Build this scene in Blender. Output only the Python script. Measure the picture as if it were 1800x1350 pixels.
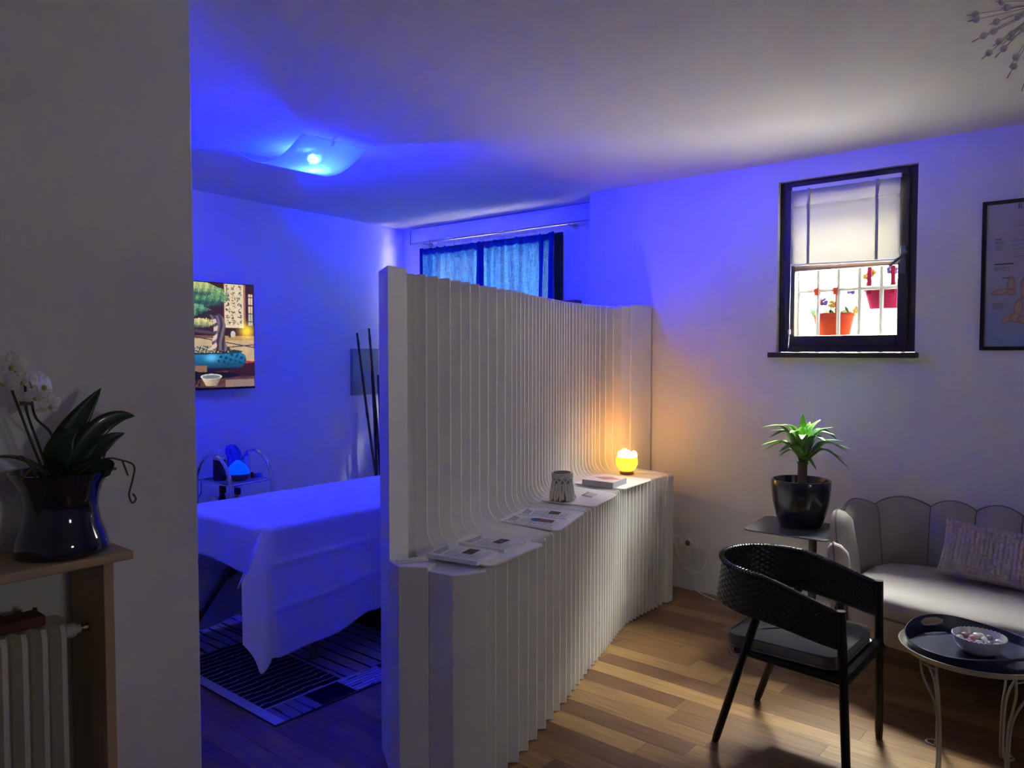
import bpy, math, random
import numpy as np
from mathutils import Vector
for o in list(bpy.data.objects): bpy.data.objects.remove(o)
sc = bpy.context.scene
col = sc.collection
PI = math.pi
random.seed(7)
rng = np.random.default_rng(7)

# ------------------------------------------------------------------ camera
F, HZ, EYE, YAW = 1353.0, 620.0, 1.55, math.radians(40.2)
PITCH = math.atan((675 - HZ) / F)
cd = bpy.data.cameras.new('camera'); cam = bpy.data.objects.new('camera', cd); col.objects.link(cam)
cd.sensor_width = 36; cd.lens = F / 1800 * 36; cd.clip_start = 0.02
cam.location = (0, 0, EYE); cam.rotation_euler = (PI/2 - PITCH, 0, YAW - PI/2)
sc.camera = cam
# ------------------------------------------------------------------ sky, sun, exposure
SKY, SUN, DAY, EXPO = 5.5, 14.0, 780.0, 2.2
w = bpy.data.worlds.new('sky'); sc.world = w; w.use_nodes = True
bg = w.node_tree.nodes['Background']; bg.inputs[0].default_value = (1.0, 0.985, 0.94, 1); bg.inputs[1].default_value = SKY
sd = bpy.data.lights.new('sun', 'SUN'); sd.energy = SUN; sd.angle = 0.02; sd.color = (1, .96, .88)
so = bpy.data.objects.new('sun', sd); col.objects.link(so)
so.rotation_euler = Vector((-0.03, -0.55, -1.0)).to_track_quat('-Z', 'Y').to_euler(); so.location = (3, 2, 9)
def portal(name, loc, sy, sz):
    ld = bpy.data.lights.new(name, 'AREA'); ld.shape = 'RECTANGLE'; ld.size = sz; ld.size_y = sy; ld.cycles.is_portal = True
    lo = bpy.data.objects.new(name, ld); col.objects.link(lo); lo.location = loc
    lo.rotation_euler = Vector((-1, 0, 0)).to_track_quat('-Z', 'Y').to_euler()
    return lo
portal('window_portal', (4.93, 1.395, 2.056), 1.04, 0.80)
po3 = portal('window_portal', (1.175, -2.72, 1.69), .37, .45)
po3.rotation_euler = Vector((0, 1, 0)).to_track_quat('-Z', 'Y').to_euler()
# added area lamp outside the small window, standing in for steep daylight
dl = bpy.data.lights.new('added_daylight_lamp', 'AREA'); dl.shape = 'RECTANGLE'; dl.size = 3.6; dl.size_y = .7; dl.energy = DAY; dl.color = (.97, 1, .90)
do = bpy.data.objects.new('added_daylight_lamp', dl); col.objects.link(do); do.location = (5.55, .95, 3.35)
do.rotation_euler = Vector((-1.0, 0, -1.5)).to_track_quat('-Z', 'Y').to_euler()
vs = sc.view_settings
vs.view_transform = 'Standard'; vs.look = 'None'; vs.exposure = EXPO; vs.gamma = 1; vs.use_curve_mapping = False
sc.cycles.use_denoising = True
sc.cycles.max_bounces = 8; sc.cycles.diffuse_bounces = 5; sc.cycles.use_adaptive_sampling = True; sc.cycles.adaptive_threshold = .018; sc.cycles.transparent_max_bounces = 12
sc.cycles.sample_clamp_indirect = 10.0

# ------------------------------------------------------------------ materials
MATS = {}
def nodes(name):
    m = bpy.data.materials.new(name); m.use_nodes = True
    nt = m.node_tree; b = nt.nodes['Principled BSDF']
    return m, nt, b
def lk(nt, a, b): nt.links.new(a, b)
def mat(name, c, rough=.5, metal=0.0, var=.06, scale=30, bump=0.0, bscale=None, coat=0.0, spec=.5, stretch=None, emit=None, estr=0, trans=0.0):
    """principled surface with a noise that varies colour a little and gives fine relief"""
    m, nt, b = nodes(name)
    tc = nt.nodes.new('ShaderNodeTexCoord'); n = nt.nodes.new('ShaderNodeTexNoise')
    n.inputs['Scale'].default_value = scale; n.inputs['Detail'].default_value = 4
    src = tc.outputs['Object']
    if stretch:
        mp = nt.nodes.new('ShaderNodeMapping'); mp.inputs['Scale'].default_value = stretch
        lk(nt, src, mp.inputs[0]); src = mp.outputs[0]
    lk(nt, src, n.inputs['Vector'])
    mx = nt.nodes.new('ShaderNodeMix'); mx.data_type = 'RGBA'
    mx.inputs[6].default_value = tuple(max(0, x*(1-var)) for x in c) + (1,)
    mx.inputs[7].default_value = tuple(min(1, x*(1+var)) for x in c) + (1,)
    lk(nt, n.outputs['Fac'], mx.inputs[0]); lk(nt, mx.outputs[2], b.inputs['Base Color'])
    b.inputs['Roughness'].default_value = rough; b.inputs['Metallic'].default_value = metal
    b.inputs['Coat Weight'].default_value = coat; b.inputs['Specular IOR Level'].default_value = spec
    if trans: b.inputs['Transmission Weight'].default_value = trans
    if emit: b.inputs['Emission Color'].default_value = (*emit, 1); b.inputs['Emission Strength'].default_value = estr
    if bump:
        n2 = nt.nodes.new('ShaderNodeTexNoise'); n2.inputs['Scale'].default_value = bscale or scale*4; n2.inputs['Detail'].default_value = 3
        lk(nt, src, n2.inputs['Vector'])
        bp = nt.nodes.new('ShaderNodeBump'); bp.inputs['Strength'].default_value = bump; bp.inputs['Distance'].default_value = .002
        lk(nt, n2.outputs['Fac'], bp.inputs['Height']); lk(nt, bp.outputs[0], b.inputs['Normal'])
    MATS[name] = m
    return m
def colmat(name, rough=.6, spec=.3, emit=0.0, coat=0.0):
    """flat print: colour comes from the printed sheet's own colour attribute"""
    m, nt, b = nodes(name)
    a = nt.nodes.new('ShaderNodeVertexColor'); a.layer_name = 'Col'
    b.inputs['Roughness'].default_value = rough; b.inputs['Specular IOR Level'].default_value = spec
    b.inputs['Coat Weight'].default_value = coat
    if emit:
        b.inputs['Base Color'].default_value = (.01, .01, .01, 1)
        lk(nt, a.outputs[0], b.inputs['Emission Color']); b.inputs['Emission Strength'].default_value = emit
    else: lk(nt, a.outputs[0], b.inputs['Base Color'])
    MATS[name] = m; return m
def glassmat(name, tint=(1, 1, 1), ior=1.45, gl=.02):
    m = bpy.data.materials.new(name); m.use_nodes = True; nt = m.node_tree; nt.nodes.clear()
    o = nt.nodes.new('ShaderNodeOutputMaterial'); t = nt.nodes.new('ShaderNodeBsdfTransparent'); t.inputs[0].default_value = (*tint, 1)
    g = nt.nodes.new('ShaderNodeBsdfGlossy'); g.inputs['Roughness'].default_value = gl
    f = nt.nodes.new('ShaderNodeFresnel'); ge = nt.nodes.new('ShaderNodeNewGeometry'); mr = nt.nodes.new('ShaderNodeMapRange')
    mr.inputs[3].default_value = ior; mr.inputs[4].default_value = 1/ior; lk(nt, ge.outputs['Backfacing'], mr.inputs[0]); lk(nt, mr.outputs[0], f.inputs[0])
    x = nt.nodes.new('ShaderNodeMixShader'); lk(nt, f.outputs[0], x.inputs[0]); lk(nt, t.outputs[0], x.inputs[1]); lk(nt, g.outputs[0], x.inputs[2]); lk(nt, x.outputs[0], o.inputs[0])
    MATS[name] = m; return m
def clothmat(name, c, tc_, k=.5, alpha=0.0, wscale=240, wave=.35):
    """woven fabric: diffuse + translucent, thread pattern varies how much light it lets by"""
    m = bpy.data.materials.new(name); m.use_nodes = True; nt = m.node_tree; nt.nodes.clear()
    o = nt.nodes.new('ShaderNodeOutputMaterial'); d = nt.nodes.new('ShaderNodeBsdfDiffuse'); t = nt.nodes.new('ShaderNodeBsdfTranslucent')
    d.inputs[0].default_value = (*c, 1)
    co = nt.nodes.new('ShaderNodeTexCoord')
    fac = []
    for st in ((1, .12, 1), (1, 1, .12)):
        mp = nt.nodes.new('ShaderNodeMapping'); mp.inputs['Scale'].default_value = st; lk(nt, co.outputs['Object'], mp.inputs[0])
        n = nt.nodes.new('ShaderNodeTexNoise'); n.inputs['Scale'].default_value = wscale; n.inputs['Detail'].default_value = 2; lk(nt, mp.outputs[0], n.inputs['Vector']); fac.append(n)
    ad = nt.nodes.new('ShaderNodeMath'); ad.operation = 'ADD'; lk(nt, fac[0].outputs[0], ad.inputs[0]); lk(nt, fac[1].outputs[0], ad.inputs[1])
    rp = nt.nodes.new('ShaderNodeMapRange'); rp.inputs[1].default_value = .75; rp.inputs[2].default_value = 1.25; rp.inputs[3].default_value = 1-wave; rp.inputs[4].default_value = 1+wave
    lk(nt, ad.outputs[0], rp.inputs[0])
    vm = nt.nodes.new('ShaderNodeVectorMath'); vm.operation = 'SCALE'; vm.inputs[0].default_value = tc_; lk(nt, rp.outputs[0], vm.inputs['Scale']); lk(nt, vm.outputs[0], t.inputs[0])
    x = nt.nodes.new('ShaderNodeMixShader'); x.inputs[0].default_value = k; lk(nt, d.outputs[0], x.inputs[1]); lk(nt, t.outputs[0], x.inputs[2])
    last = x
    if alpha:
        tr = nt.nodes.new('ShaderNodeBsdfTransparent'); x2 = nt.nodes.new('ShaderNodeMixShader'); x2.inputs[0].default_value = alpha
        lk(nt, x.outputs[0], x2.inputs[1]); lk(nt, tr.outputs[0], x2.inputs[2]); last = x2
    lk(nt, last.outputs[0], o.inputs[0]); MATS[name] = m; return m
def glowmat(name, c, s, c2=None, scale=25):
    m, nt, b = nodes(name)
    b.inputs['Base Color'].default_value = (*[min(1, x) for x in c], 1); b.inputs['Roughness'].default_value = .4
    if c2:
        tc = nt.nodes.new('ShaderNodeTexCoord'); n = nt.nodes.new('ShaderNodeTexNoise'); n.inputs['Scale'].default_value = scale; lk(nt, tc.outputs['Object'], n.inputs['Vector'])
        mx = nt.nodes.new('ShaderNodeMix'); mx.data_type = 'RGBA'; mx.inputs[6].default_value = (*c, 1); mx.inputs[7].default_value = (*c2, 1)
        rp = nt.nodes.new('ShaderNodeMapRange'); rp.inputs[1].default_value = .35; rp.inputs[2].default_value = .65; lk(nt, n.outputs['Fac'], rp.inputs[0])
        lk(nt, rp.outputs[0], mx.inputs[0]); lk(nt, mx.outputs[2], b.inputs['Emission Color'])
    else: b.inputs['Emission Color'].default_value = (*c, 1)
    b.inputs['Emission Strength'].default_value = s
    MATS[name] = m; return m
def plankmat(name, island):
    m, nt, b = nodes(name)
    tc = nt.nodes.new('ShaderNodeTexCoord'); ge = nt.nodes.new('ShaderNodeNewGeometry'); oi = nt.nodes.new('ShaderNodeObjectInfo')
    rnd = ge.outputs['Random Per Island'] if island else oi.outputs['Random']
    rp = nt.nodes.new('ShaderNodeValToRGB'); e = rp.color_ramp.elements
    e[0].position = 0; e[0].color = (.165, .078, .036, 1); e[1].position = 1; e[1].color = (.37, .215, .080, 1)
    k = e.new(.5); k.color = (.25, .132, .050, 1); lk(nt, rnd, rp.inputs[0])
    cb = nt.nodes.new('ShaderNodeVectorMath'); cb.operation = 'MULTIPLY_ADD'
    cv = nt.nodes.new('ShaderNodeCombineXYZ')
    for i in range(3): lk(nt, rnd, cv.inputs[i])
    cb.inputs[1].default_value = (37, 51, 13); lk(nt, cv.outputs[0], cb.inputs[0]); lk(nt, tc.outputs['Object'], cb.inputs[2])
    mp = nt.nodes.new('ShaderNodeMapping'); mp.inputs['Scale'].default_value = (26, 1.8, 26); lk(nt, cb.outputs[0], mp.inputs[0])
    n = nt.nodes.new('ShaderNodeTexNoise'); n.inputs['Scale'].default_value = 2.2; n.inputs['Detail'].default_value = 6; n.inputs['Distortion'].default_value = .8; lk(nt, mp.outputs[0], n.inputs['Vector'])
    r2 = nt.nodes.new('ShaderNodeMapRange'); r2.inputs[1].default_value = .3; r2.inputs[2].default_value = .7; r2.inputs[3].default_value = .72; r2.inputs[4].default_value = 1.22; lk(nt, n.outputs[0], r2.inputs[0])
    vm = nt.nodes.new('ShaderNodeVectorMath'); vm.operation = 'SCALE'; lk(nt, rp.outputs[0], vm.inputs[0]); lk(nt, r2.outputs[0], vm.inputs['Scale']); lk(nt, vm.outputs[0], b.inputs['Base Color'])
    b.inputs['Roughness'].default_value = .38; b.inputs['Specular IOR Level'].default_value = .4
    bp = nt.nodes.new('ShaderNodeBump'); bp.inputs['Strength'].default_value = .08; bp.inputs['Distance'].default_value = .001; lk(nt, n.outputs[0], bp.inputs['Height']); lk(nt, bp.outputs[0], b.inputs['Normal'])
    MATS[name] = m; return m

mat('plaster', (.80, .79, .77), .9, var=.03, scale=3, bump=.25, bscale=60, spec=.2)
mat('ceiling_paint', (.80, .79, .77), .95, var=.02, scale=2, bump=.12, bscale=45, spec=.15)
mat('outside_wall', (.88, .86, .80), .9, var=.06, scale=4, bump=.5, bscale=25, spec=.1)
mat('outside_dark', (.30, .28, .25), .9, var=.2, scale=5, bump=.5, bscale=25, spec=.1)  # darkened so the added slab and wall bounce less light indoors
mat('outside_ground', (.60, .58, .54), .9, var=.1, scale=8, spec=.1)
plankmat('plank', False); plankmat('plank_field', True)
mat('sub_floor', (.06, .03, .015), .8)
mat('paper', (.84, .83, .80), .75, var=.015, scale=12, bump=.06, bscale=140, spec=.2)
mat('board_white', (.86, .85, .83), .6, var=.01, scale=10, spec=.3)
mat('dark_wood', (.030, .022, .018), .45, var=.2, scale=9, stretch=(6, 6, .6), bump=.1)
mat('brown_wood', (.10, .055, .03), .5, var=.25, scale=9, stretch=(6, 6, .6), bump=.1)
mat('pine', (.43, .31, .19), .55, var=.14, scale=7, stretch=(1, 9, 9), bump=.06)
mat('pine_post', (.43, .31, .19), .55, var=.14, scale=7, stretch=(9, 9, 1), bump=.06)
mat('radiator_paint', (.62, .60, .50), .45, var=.04, scale=6, bump=.05)
mat('rust_red', (.10, .03, .02), .7, var=.3)
mat('brass_dull', (.30, .26, .18), .4, 1.0)
mat('navy_glaze', (.006, .007, .020), .08, coat=1.0, var=.3, scale=12)
mat('navy_pot', (.010, .013, .030), .22, coat=.5, var=.2)
mat('soil', (.035, .022, .014), .95, var=.6, scale=60, bump=1, bscale=120)
mat('bark_chip', (.11, .065, .035), .9, var=.4, scale=50, bump=.6)
mat('orchid_leaf', (.018, .045, .022), .35, var=.25, scale=10, coat=.2)
mat('orchid_stem', (.03, .035, .018), .5)
mat('orchid_root', (.07, .06, .045), .7)
mat('petal', (.80, .78, .76), .6, var=.05)
mat('petal_core', (.55, .45, .12), .6)
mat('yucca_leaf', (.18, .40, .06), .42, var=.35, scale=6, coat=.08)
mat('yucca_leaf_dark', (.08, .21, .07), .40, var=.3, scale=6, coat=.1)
mat('trunk', (.17, .13, .085), .9, var=.4, scale=18, bump=1, stretch=(1, 1, 6))
mat('grey_metal', (.10, .11, .125), .38, .2, var=.05)
mat('sofa_cloth', (.40, .37, .345), .8, var=.06, scale=300, bump=.35, bscale=700, spec=.2)
mat('sofa_piping', (.17, .15, .14), .7)
mat('gold', (.80, .55, .25), .25, 1.0, var=.03)
mat('pillow_cloth', (.46, .38, .40), .9, var=.08, scale=200, bump=.4, bscale=500, spec=.1)
mat('wicker', (.010, .010, .012), .34, var=.3, scale=80)
mat('wicker_rim', (.016, .016, .018), .24, var=.3, scale=80, spec=1.0, coat=.4)
mat('black_metal', (.010, .010, .012), .35, .3)
mat('grey_cushion', (.20, .20, .20), .95, var=.10, scale=350, bump=.5, bscale=900, spec=.1)
mat('white_wire', (.44, .43, .39), .4, .1)
mat('tray_blue', (.016, .021, .068), .32, var=.1, coat=.2)
mat('ceramic_white', (.62, .61, .68), .3, var=.04, coat=.3)
mat('chrome', (.75, .75, .78), .08, 1.0, var=.01)
mat('steel', (.55, .55, .56), .3, 1.0, var=.05)
mat('black_plastic', (.012, .012, .014), .4)
mat('white_plastic', (.86, .85, .82), .4, var=.02)
mat('sheet', (.82, .82, .84), .85, var=.02, scale=40, bump=.3, bscale=160, spec=.15)
mat('bamboo', (.07, .045, .028), .5, var=.3, scale=12)
mat('panel_metal', (.30, .36, .34), .5, .3, var=.25, scale=7, bump=.2)
mat('macrame', (.70, .67, .58), .95, var=.12, scale=160, bump=.8, bscale=400, spec=.1)
mat('jar_glass', (.35, .34, .30), .15, var=.05)
mat('walnut', (.16, .06, .03), .4, var=.2, scale=20, stretch=(1, 6, 6))
mat('orange_pot', (.085, .0075, .0004), .8, var=.05, spec=.05)
mat('pink_pot', (.08, .0025, .016), .8, var=.05, spec=.05)
mat('flower_leaf', (.022, .055, .003), .8, var=.3, scale=40)
mat('pansy_purple', (.016, .008, .10), .8); mat('pansy_yellow', (.14, .08, .003), .8); mat('pansy_white', (.85, .85, .83), .6)
mat('iron_grey', (.07, .068, .063), .8, .0, var=.15)
mat('sole_paper', (.84, .84, .86), .6, var=.02)
mat('book_block', (.40, .38, .42), .7, var=.06, scale=20, stretch=(1, 1, 60))
mat('amber', (.10, .02, .006), .15, coat=.6)
mat('clear_blue', (.10, .13, .55), .2, var=.1, coat=.4)
mat('clear_plastic', (.45, .48, .62), .15, var=.05, coat=.6)
mat('blue_bag', (.08, .10, .70), .35, var=.3, scale=14, bump=.8, bscale=30)
mat('rug_back', (.05, .05, .06), .95)
mat('frame_black', (.012, .013, .013), .4)
mat('frame_edge', (.22, .22, .19), .5)
colmat('print', .55); colmat('rug_top', .95, .1); colmat('poster_print', .35, .4); colmat('tv_picture', .3, .3, emit=.2)
glassmat('pane'); glassmat('poster_glass'); glassmat('crystal', (.92, .92, .95), 1.7)
clothmat('blind_cloth', (.78, .77, .74), (.056, .053, .040), .55, wscale=320, wave=.12)
clothmat('blind_tape', (.70, .68, .66), (.055, .052, .046), .5, wscale=320, wave=.1)
clothmat('blue_curtain', (.03, .08, .42), (.04, .19, .50), .65, .015, wscale=130, wave=.55)
clothmat('blue_hem', (.04, .08, .44), (.02, .05, .30), .6, wscale=130, wave=.3)
clothmat('lamp_glass', (.5, .5, .5), (.9, .9, .9), .8, .20, wscale=4, wave=.02)
glowmat('bulb_blue', (.0014, .0056, 1.0), 3200)
glowmat('salt_crystal', (1.0, .50, .08), 6.5, (1.0, .62, .16))
glowmat('salt_bowl', (1.0, .50, .018), .5, (1.0, .66, .05), 40)
glowmat('diffuser_dome', (.0, .07, .9), .2)

# ------------------------------------------------------------------ mesh helpers
class MB:
    def __init__(s): s.v = []; s.f = []; s.c = []
    def add(s, vs_, fs):
        n = len(s.v); s.v += [tuple(map(float, p)) for p in vs_]; s.f += [tuple(i+n for i in f) for f in fs]; return s
    def box(s, a, b, rz=0, bev=0):
        x0, y0, z0 = a; x1, y1, z1 = b
        P = [(x0,y0,z0),(x1,y0,z0),(x1,y1,z0),(x0,y1,z0),(x0,y0,z1),(x1,y0,z1),(x1,y1,z1),(x0,y1,z1)]
        if rz:
            cx, cy = (x0+x1)/2, (y0+y1)/2; c_, s_ = math.cos(rz), math.sin(rz)
            P = [(cx+(x-cx)*c_-(y-cy)*s_, cy+(x-cx)*s_+(y-cy)*c_, z) for x, y, z in P]
        return s.add(P, [(3,2,1,0),(4,5,6,7),(0,1,5,4),(1,2,6,5),(2,3,7,6),(3,0,4,7)])
    def prism(s, poly, z0, z1):
        n = len(poly)
        return s.add([(x,y,z0) for x,y in poly]+[(x,y,z1) for x,y in poly], [tuple(range(n-1,-1,-1)), tuple(range(n,2*n))]+[(i,(i+1)%n,(i+1)%n+n,i+n) for i in range(n)])
    def loft(s, loops, cap=True, closed=True):
        n = len(loops[0]); V = [p for L in loops for p in L]; fs = []
        for k in range(len(loops)-1):
            for i in range(n if closed else n-1):
                a = k*n+i; b = k*n+(i+1) % n; fs.append((a, b, b+n, a+n))
        if cap and closed: fs += [tuple(range(n-1,-1,-1)), tuple(range((len(loops)-1)*n, len(loops)*n))]
        return s.add(V, fs)
    def tube(s, path, r, n=10, closed=False, cap=True):
        path = [Vector(p) for p in path]; m = len(path)
        rs = r if hasattr(r, '__len__') else [r]*m
        loops = []; prev = None
        for i, p in enumerate(path):
            if closed: t = path[(i+1) % m]-path[i-1]
            else: t = path[min(i+1, m-1)]-path[max(i-1, 0)]
            t.normalize()
            if prev is None:
                u = t.orthogonal().normalized()
            else:
                u = prev - t*prev.dot(t)
                u = u.normalized() if u.length > 1e-6 else t.orthogonal().normalized()
            prev = u; v = t.cross(u)
            loops.append([p+(u*math.cos(2*PI*k/n)+v*math.sin(2*PI*k/n))*rs[i] for k in range(n)])
        if closed: loops.append(loops[0]); cap = False
        return s.loft(loops, cap)
    def lathe(s, prof, c=(0,0,0), n=32, cap=True):
        loops = [[(c[0]+r*math.cos(2*PI*k/n), c[1]+r*math.sin(2*PI*k/n), c[2]+z) for k in range(n)] for r, z in prof]
        return s.loft(loops, cap)
    def grid(s, fn, nu, nv, wrap=False):
        V = [fn(i/nu, j/nv) for i in range(nu+1) for j in range(nv+1)]
        return s.add(V, [(i*(nv+1)+j, (i+1)*(nv+1)+j, (i+1)*(nv+1)+j+1, i*(nv+1)+j+1) for i in range(nu) for j in range(nv)])
    def ball(s, c, r, n=10, m=6, sx=1, sy=1, sz=1):
        return s.loft([[(c[0]+sx*r*math.sin(PI*j/m+1e-4)*math.cos(2*PI*k/n), c[1]+sy*r*math.sin(PI*j/m+1e-4)*math.sin(2*PI*k/n), c[2]-sz*r*math.cos(PI*j/m)) for k in range(n)] for j in range(m+1)])
    def build(s, name, material, parent=None, smooth=35, bev=0, sub=0, solid=0, colors=None, world=None):
        V = np.array(s.v, float)
        org = np.array([(V[:,0].min()+V[:,0].max())/2, (V[:,1].min()+V[:,1].max())/2, V[:,2].min()])
        me = bpy.data.meshes.new(name); me.from_pydata((V-org).tolist(), [], s.f)
        if colors is not None:
            a = me.color_attributes.new('Col', 'FLOAT_COLOR', 'POINT')
            c4 = np.ones((len(V), 4), np.float32); c4[:, :3] = colors; a.data.foreach_set('color', c4.ravel())
        me.materials.append(MATS[material])
        if smooth:
            me.polygons.foreach_set('use_smooth', [True]*len(me.polygons)); me.set_sharp_from_angle(angle=math.radians(smooth))
        me.update()
        o = bpy.data.objects.new(name, me); col.objects.link(o)
        po = np.array(parent['_w']) if parent is not None else np.zeros(3)
        o.location = org - po; o['_w'] = [float(x) for x in org]
        if parent is not None: o.parent = parent
        if bev:
            md = o.modifiers.new('bevel', 'BEVEL'); md.width = bev; md.segments = 2; md.limit_method = 'ANGLE'
        if solid:
            md = o.modifiers.new('solid', 'SOLIDIFY'); md.thickness = solid; md.offset = 0
        if sub:
            md = o.modifiers.new('sub', 'SUBSURF'); md.levels = sub; md.render_levels = sub
        return o
def tag(o, label=None, cat=None, group=None, kind=None):
    if label: o['label'] = label
    if cat: o['category'] = cat
    if group: o['group'] = group
    if kind: o['kind'] = kind
    return o
def empty(name, loc, label=None, cat=None, group=None, kind=None):
    o = bpy.data.objects.new(name, None); col.objects.link(o); o.location = loc; o['_w'] = [float(x) for x in loc]; o.empty_display_size = .1
    return tag(o, label, cat, group, kind)
def interp(x, xs, ys): return float(np.interp(x, xs, ys))
def spline(pts, n):
    """Catmull-Rom through points"""
    P = [Vector(p) for p in pts]; P = [P[0]*2-P[1]] + P + [P[-1]*2-P[-2]]; out = []
    for i in range(1, len(P)-2):
        for k in range(n):
            t = k/n; a, b, c, d = P[i-1:i+3]
            out.append(.5*((2*b)+(c-a)*t+(2*a-5*b+4*c-d)*t*t+(3*b-a-3*c+d)*t**3))
    out.append(P[-2]); return out
def rrect(x0, y0, x1, y1, r, n=5):
    out = []
    for cx, cy, a in ((x1-r, y1-r, 0), (x0+r, y1-r, PI/2), (x0+r, y0+r, PI), (x1-r, y0+r, 1.5*PI)):
        out += [(cx+r*math.cos(a+k*PI/2/n), cy+r*math.sin(a+k*PI/2/n)) for k in range(n+1)]
    return out
def paint(name, org, U, V, nu, nv, fn, material, parent=None, nrm=(0,0,0)):
    """a printed sheet: grid of coloured points; fn(u, v) -> colours, u to the right and v downwards, 0..1"""
    m = MB(); org = np.array(org, float); U = np.array(U, float); V = np.array(V, float)
    uu, vv = np.meshgrid(np.linspace(0, 1, nu+1), np.linspace(0, 1, nv+1), indexing='ij')
    P = org + uu[..., None]*U + vv[..., None]*V
    m.v = [tuple(p) for p in P.reshape(-1, 3)]
    i, j = np.meshgrid(np.arange(nu), np.arange(nv), indexing='ij'); a = i*(nv+1)+j
    m.f = np.stack([a, a+1, a+nv+2, a+nv+1], -1).reshape(-1, 4).tolist()
    return m.build(name, material, parent, smooth=0, colors=fn(uu, vv).reshape(-1, 3))
def srgb(*c): return np.array([(x/255/12.92 if x < 10.3 else ((x/255+.055)/1.055)**2.4) for x in c])

HC = 2.676
# ------------------------------------------------------------------ structure
fl = MB().box((-2.6, -2.7, -.12), (5.0, 5.7, -.0085)).build('floor', 'sub_floor', smooth=0); tag(fl, kind='structure')
ce = MB().box((-2.6, -2.7, HC), (4.90, 5.7, HC+.2)).box((4.90, 3.124, HC), (5.14, 5.7, HC+.2)).build('ceiling', 'ceiling_paint', smooth=0); tag(ce, kind='structure')
wl = MB().box((-2.6, 2.378, -.1), (1.236, 5.7, HC+.02)).build('wall_left', 'plaster', smooth=0, bev=.006); tag(wl, kind='structure')
# wall carrying the screen, very slightly askew like the ceiling line in the photo
wb = MB().prism([(1.2, 5.003), (4.95, 5.374), (4.95, 5.7), (1.2, 5.7)], -.1, HC+.02).build('wall_back', 'plaster', smooth=0); tag(wb, kind='structure')
def holed(name, x0, x1, y0, y1, hy0, hy1, hz0, hz1):
    m = MB(); z0, z1 = -.1, HC+.02
    m.box((x0, y0, z0), (x1, hy0, z1)); m.box((x0, hy1, z0), (x1, y1, z1)); m.box((x0, hy0, z0), (x1, hy1, hz0)); m.box((x0, hy0, hz1), (x1, hy1, z1))
    return tag(m.build(name, 'plaster', smooth=0), kind='structure')
RX, BX = 4.551, 4.79
W1 = (1.018, 1.772, 1.552, 2.560)
W2 = (3.535, 5.10, 1.46, 2.478)
holed('wall_right', RX, 4.90, -2.7, 3.124, *W1)
holed('wall_far', BX, 5.14, 3.124, 5.5, *W2)
MB().box((-2.6, -2.7, -.1), (-2.4, 5.7, HC+.02)).build('wall_rear', 'plaster', smooth=0)['kind'] = 'structure'
W3 = (.95, 1.40, 1.50, 1.88)  # opening for the added fill window
m = MB(); m.box((-2.6, -2.7, -.1), (W3[0], -2.5, HC+.02)).box((W3[1], -2.7, -.1), (5.0, -2.5, HC+.02)).box((W3[0], -2.7, -.1), (W3[1], -2.5, W3[2])).box((W3[0], -2.7, W3[3]), (W3[1], -2.5, HC+.02))
tag(m.build('wall_front', 'plaster', smooth=0), kind='structure')
# outside: light well with a pale rendered wall and paving
MB().box((7.6, -6, .6), (7.8, 2.9, 1.9)).build('wall_outside', 'outside_wall', smooth=0)['kind'] = 'structure'
MB().box((5.9, 2.9, .6), (6.1, 9, 4.4)).build('wall_outside', 'outside_dark', smooth=0)['kind'] = 'structure'  # unseen tall wall added to screen sky from the high window
MB().box((5.14, 2.95, 2.95), (6.1, 9, 3.1)).build('shading_slab', 'outside_dark', smooth=0)['kind'] = 'structure'  # unseen overhang added to dim the high window
MB().box((4.90, -6, .9), (7.6, 9, 1.0)).build('ground_outside', 'outside_ground', smooth=0)['kind'] = 'structure'

# floor planks: run along Y; the 300 that show largest are single pieces, the rest one field
fh = Vector((math.cos(YAW), math.sin(YAW), 0)); rt = Vector((math.sin(YAW), -math.cos(YAW), 0))
fwv = fh*math.cos(PITCH)+Vector((0,0,-math.sin(PITCH))); upv = fh*math.sin(PITCH)+Vector((0,0,math.cos(PITCH)))
def proj(p):
    v = Vector(p)-Vector((0,0,EYE)); z = v.dot(fwv)
    return (900+F*v.dot(rt)/z, 675-F*v.dot(upv)/z, z) if z > .1 else None
PW = .112; lens = [.45, .62, .80, 1.0]
pl = []
x = -2.4; k = 0
while x < 4.79:
    y = -2.5 - random.random()*.6
    while y < 5.4:
        L = random.choice(lens); pl.append((x, y, L)); y += L
    x += PW; k += 1
def score(p):
    x, y, L = p; q = proj((x+PW/2, y+L/2, 0))
    if not q or not (-30 < q[0] < 1830 and 900 < q[1] < 1420): return 0
    if x < 1.24 and y > 2.0: return 0
    if y+L/2 > 2.1 and y+L/2 < 2.6 and 2 < x < 4.6: return 0
    if q[0] < 350 or (680 < q[0] < 900 ): return 0
    return L/q[2]**3
pl.sort(key=score, reverse=True)
def plank_bm(m, x, y, L, g=.0005):
    m.box((x+g, y+g, -.0085), (x+PW-g, y+L-g, 0)); return m
pm = {}
for (x, y, L) in pl[:300]:
    if score((x, y, L)) <= 0: break
    if L not in pm:
        pm[L] = plank_bm(MB(), x, y, L).build('plank', 'plank', fl, smooth=0); base = pm[L]
        base['_p'] = [x, y]
    else:
        o = pm[L].copy(); col.objects.link(o); b0 = pm[L]
        o.location = Vector(b0.location)+Vector((x-b0['_p'][0], y-b0['_p'][1], 0))
m = MB()
for (x, y, L) in pl:
    if score((x, y, L)) > 0 and pl.index((x, y, L)) < 300: continue
    plank_bm(m, x, y, L)
tag(m.build('plank_field', 'plank_field', fl, smooth=0), kind='stuff')

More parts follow.
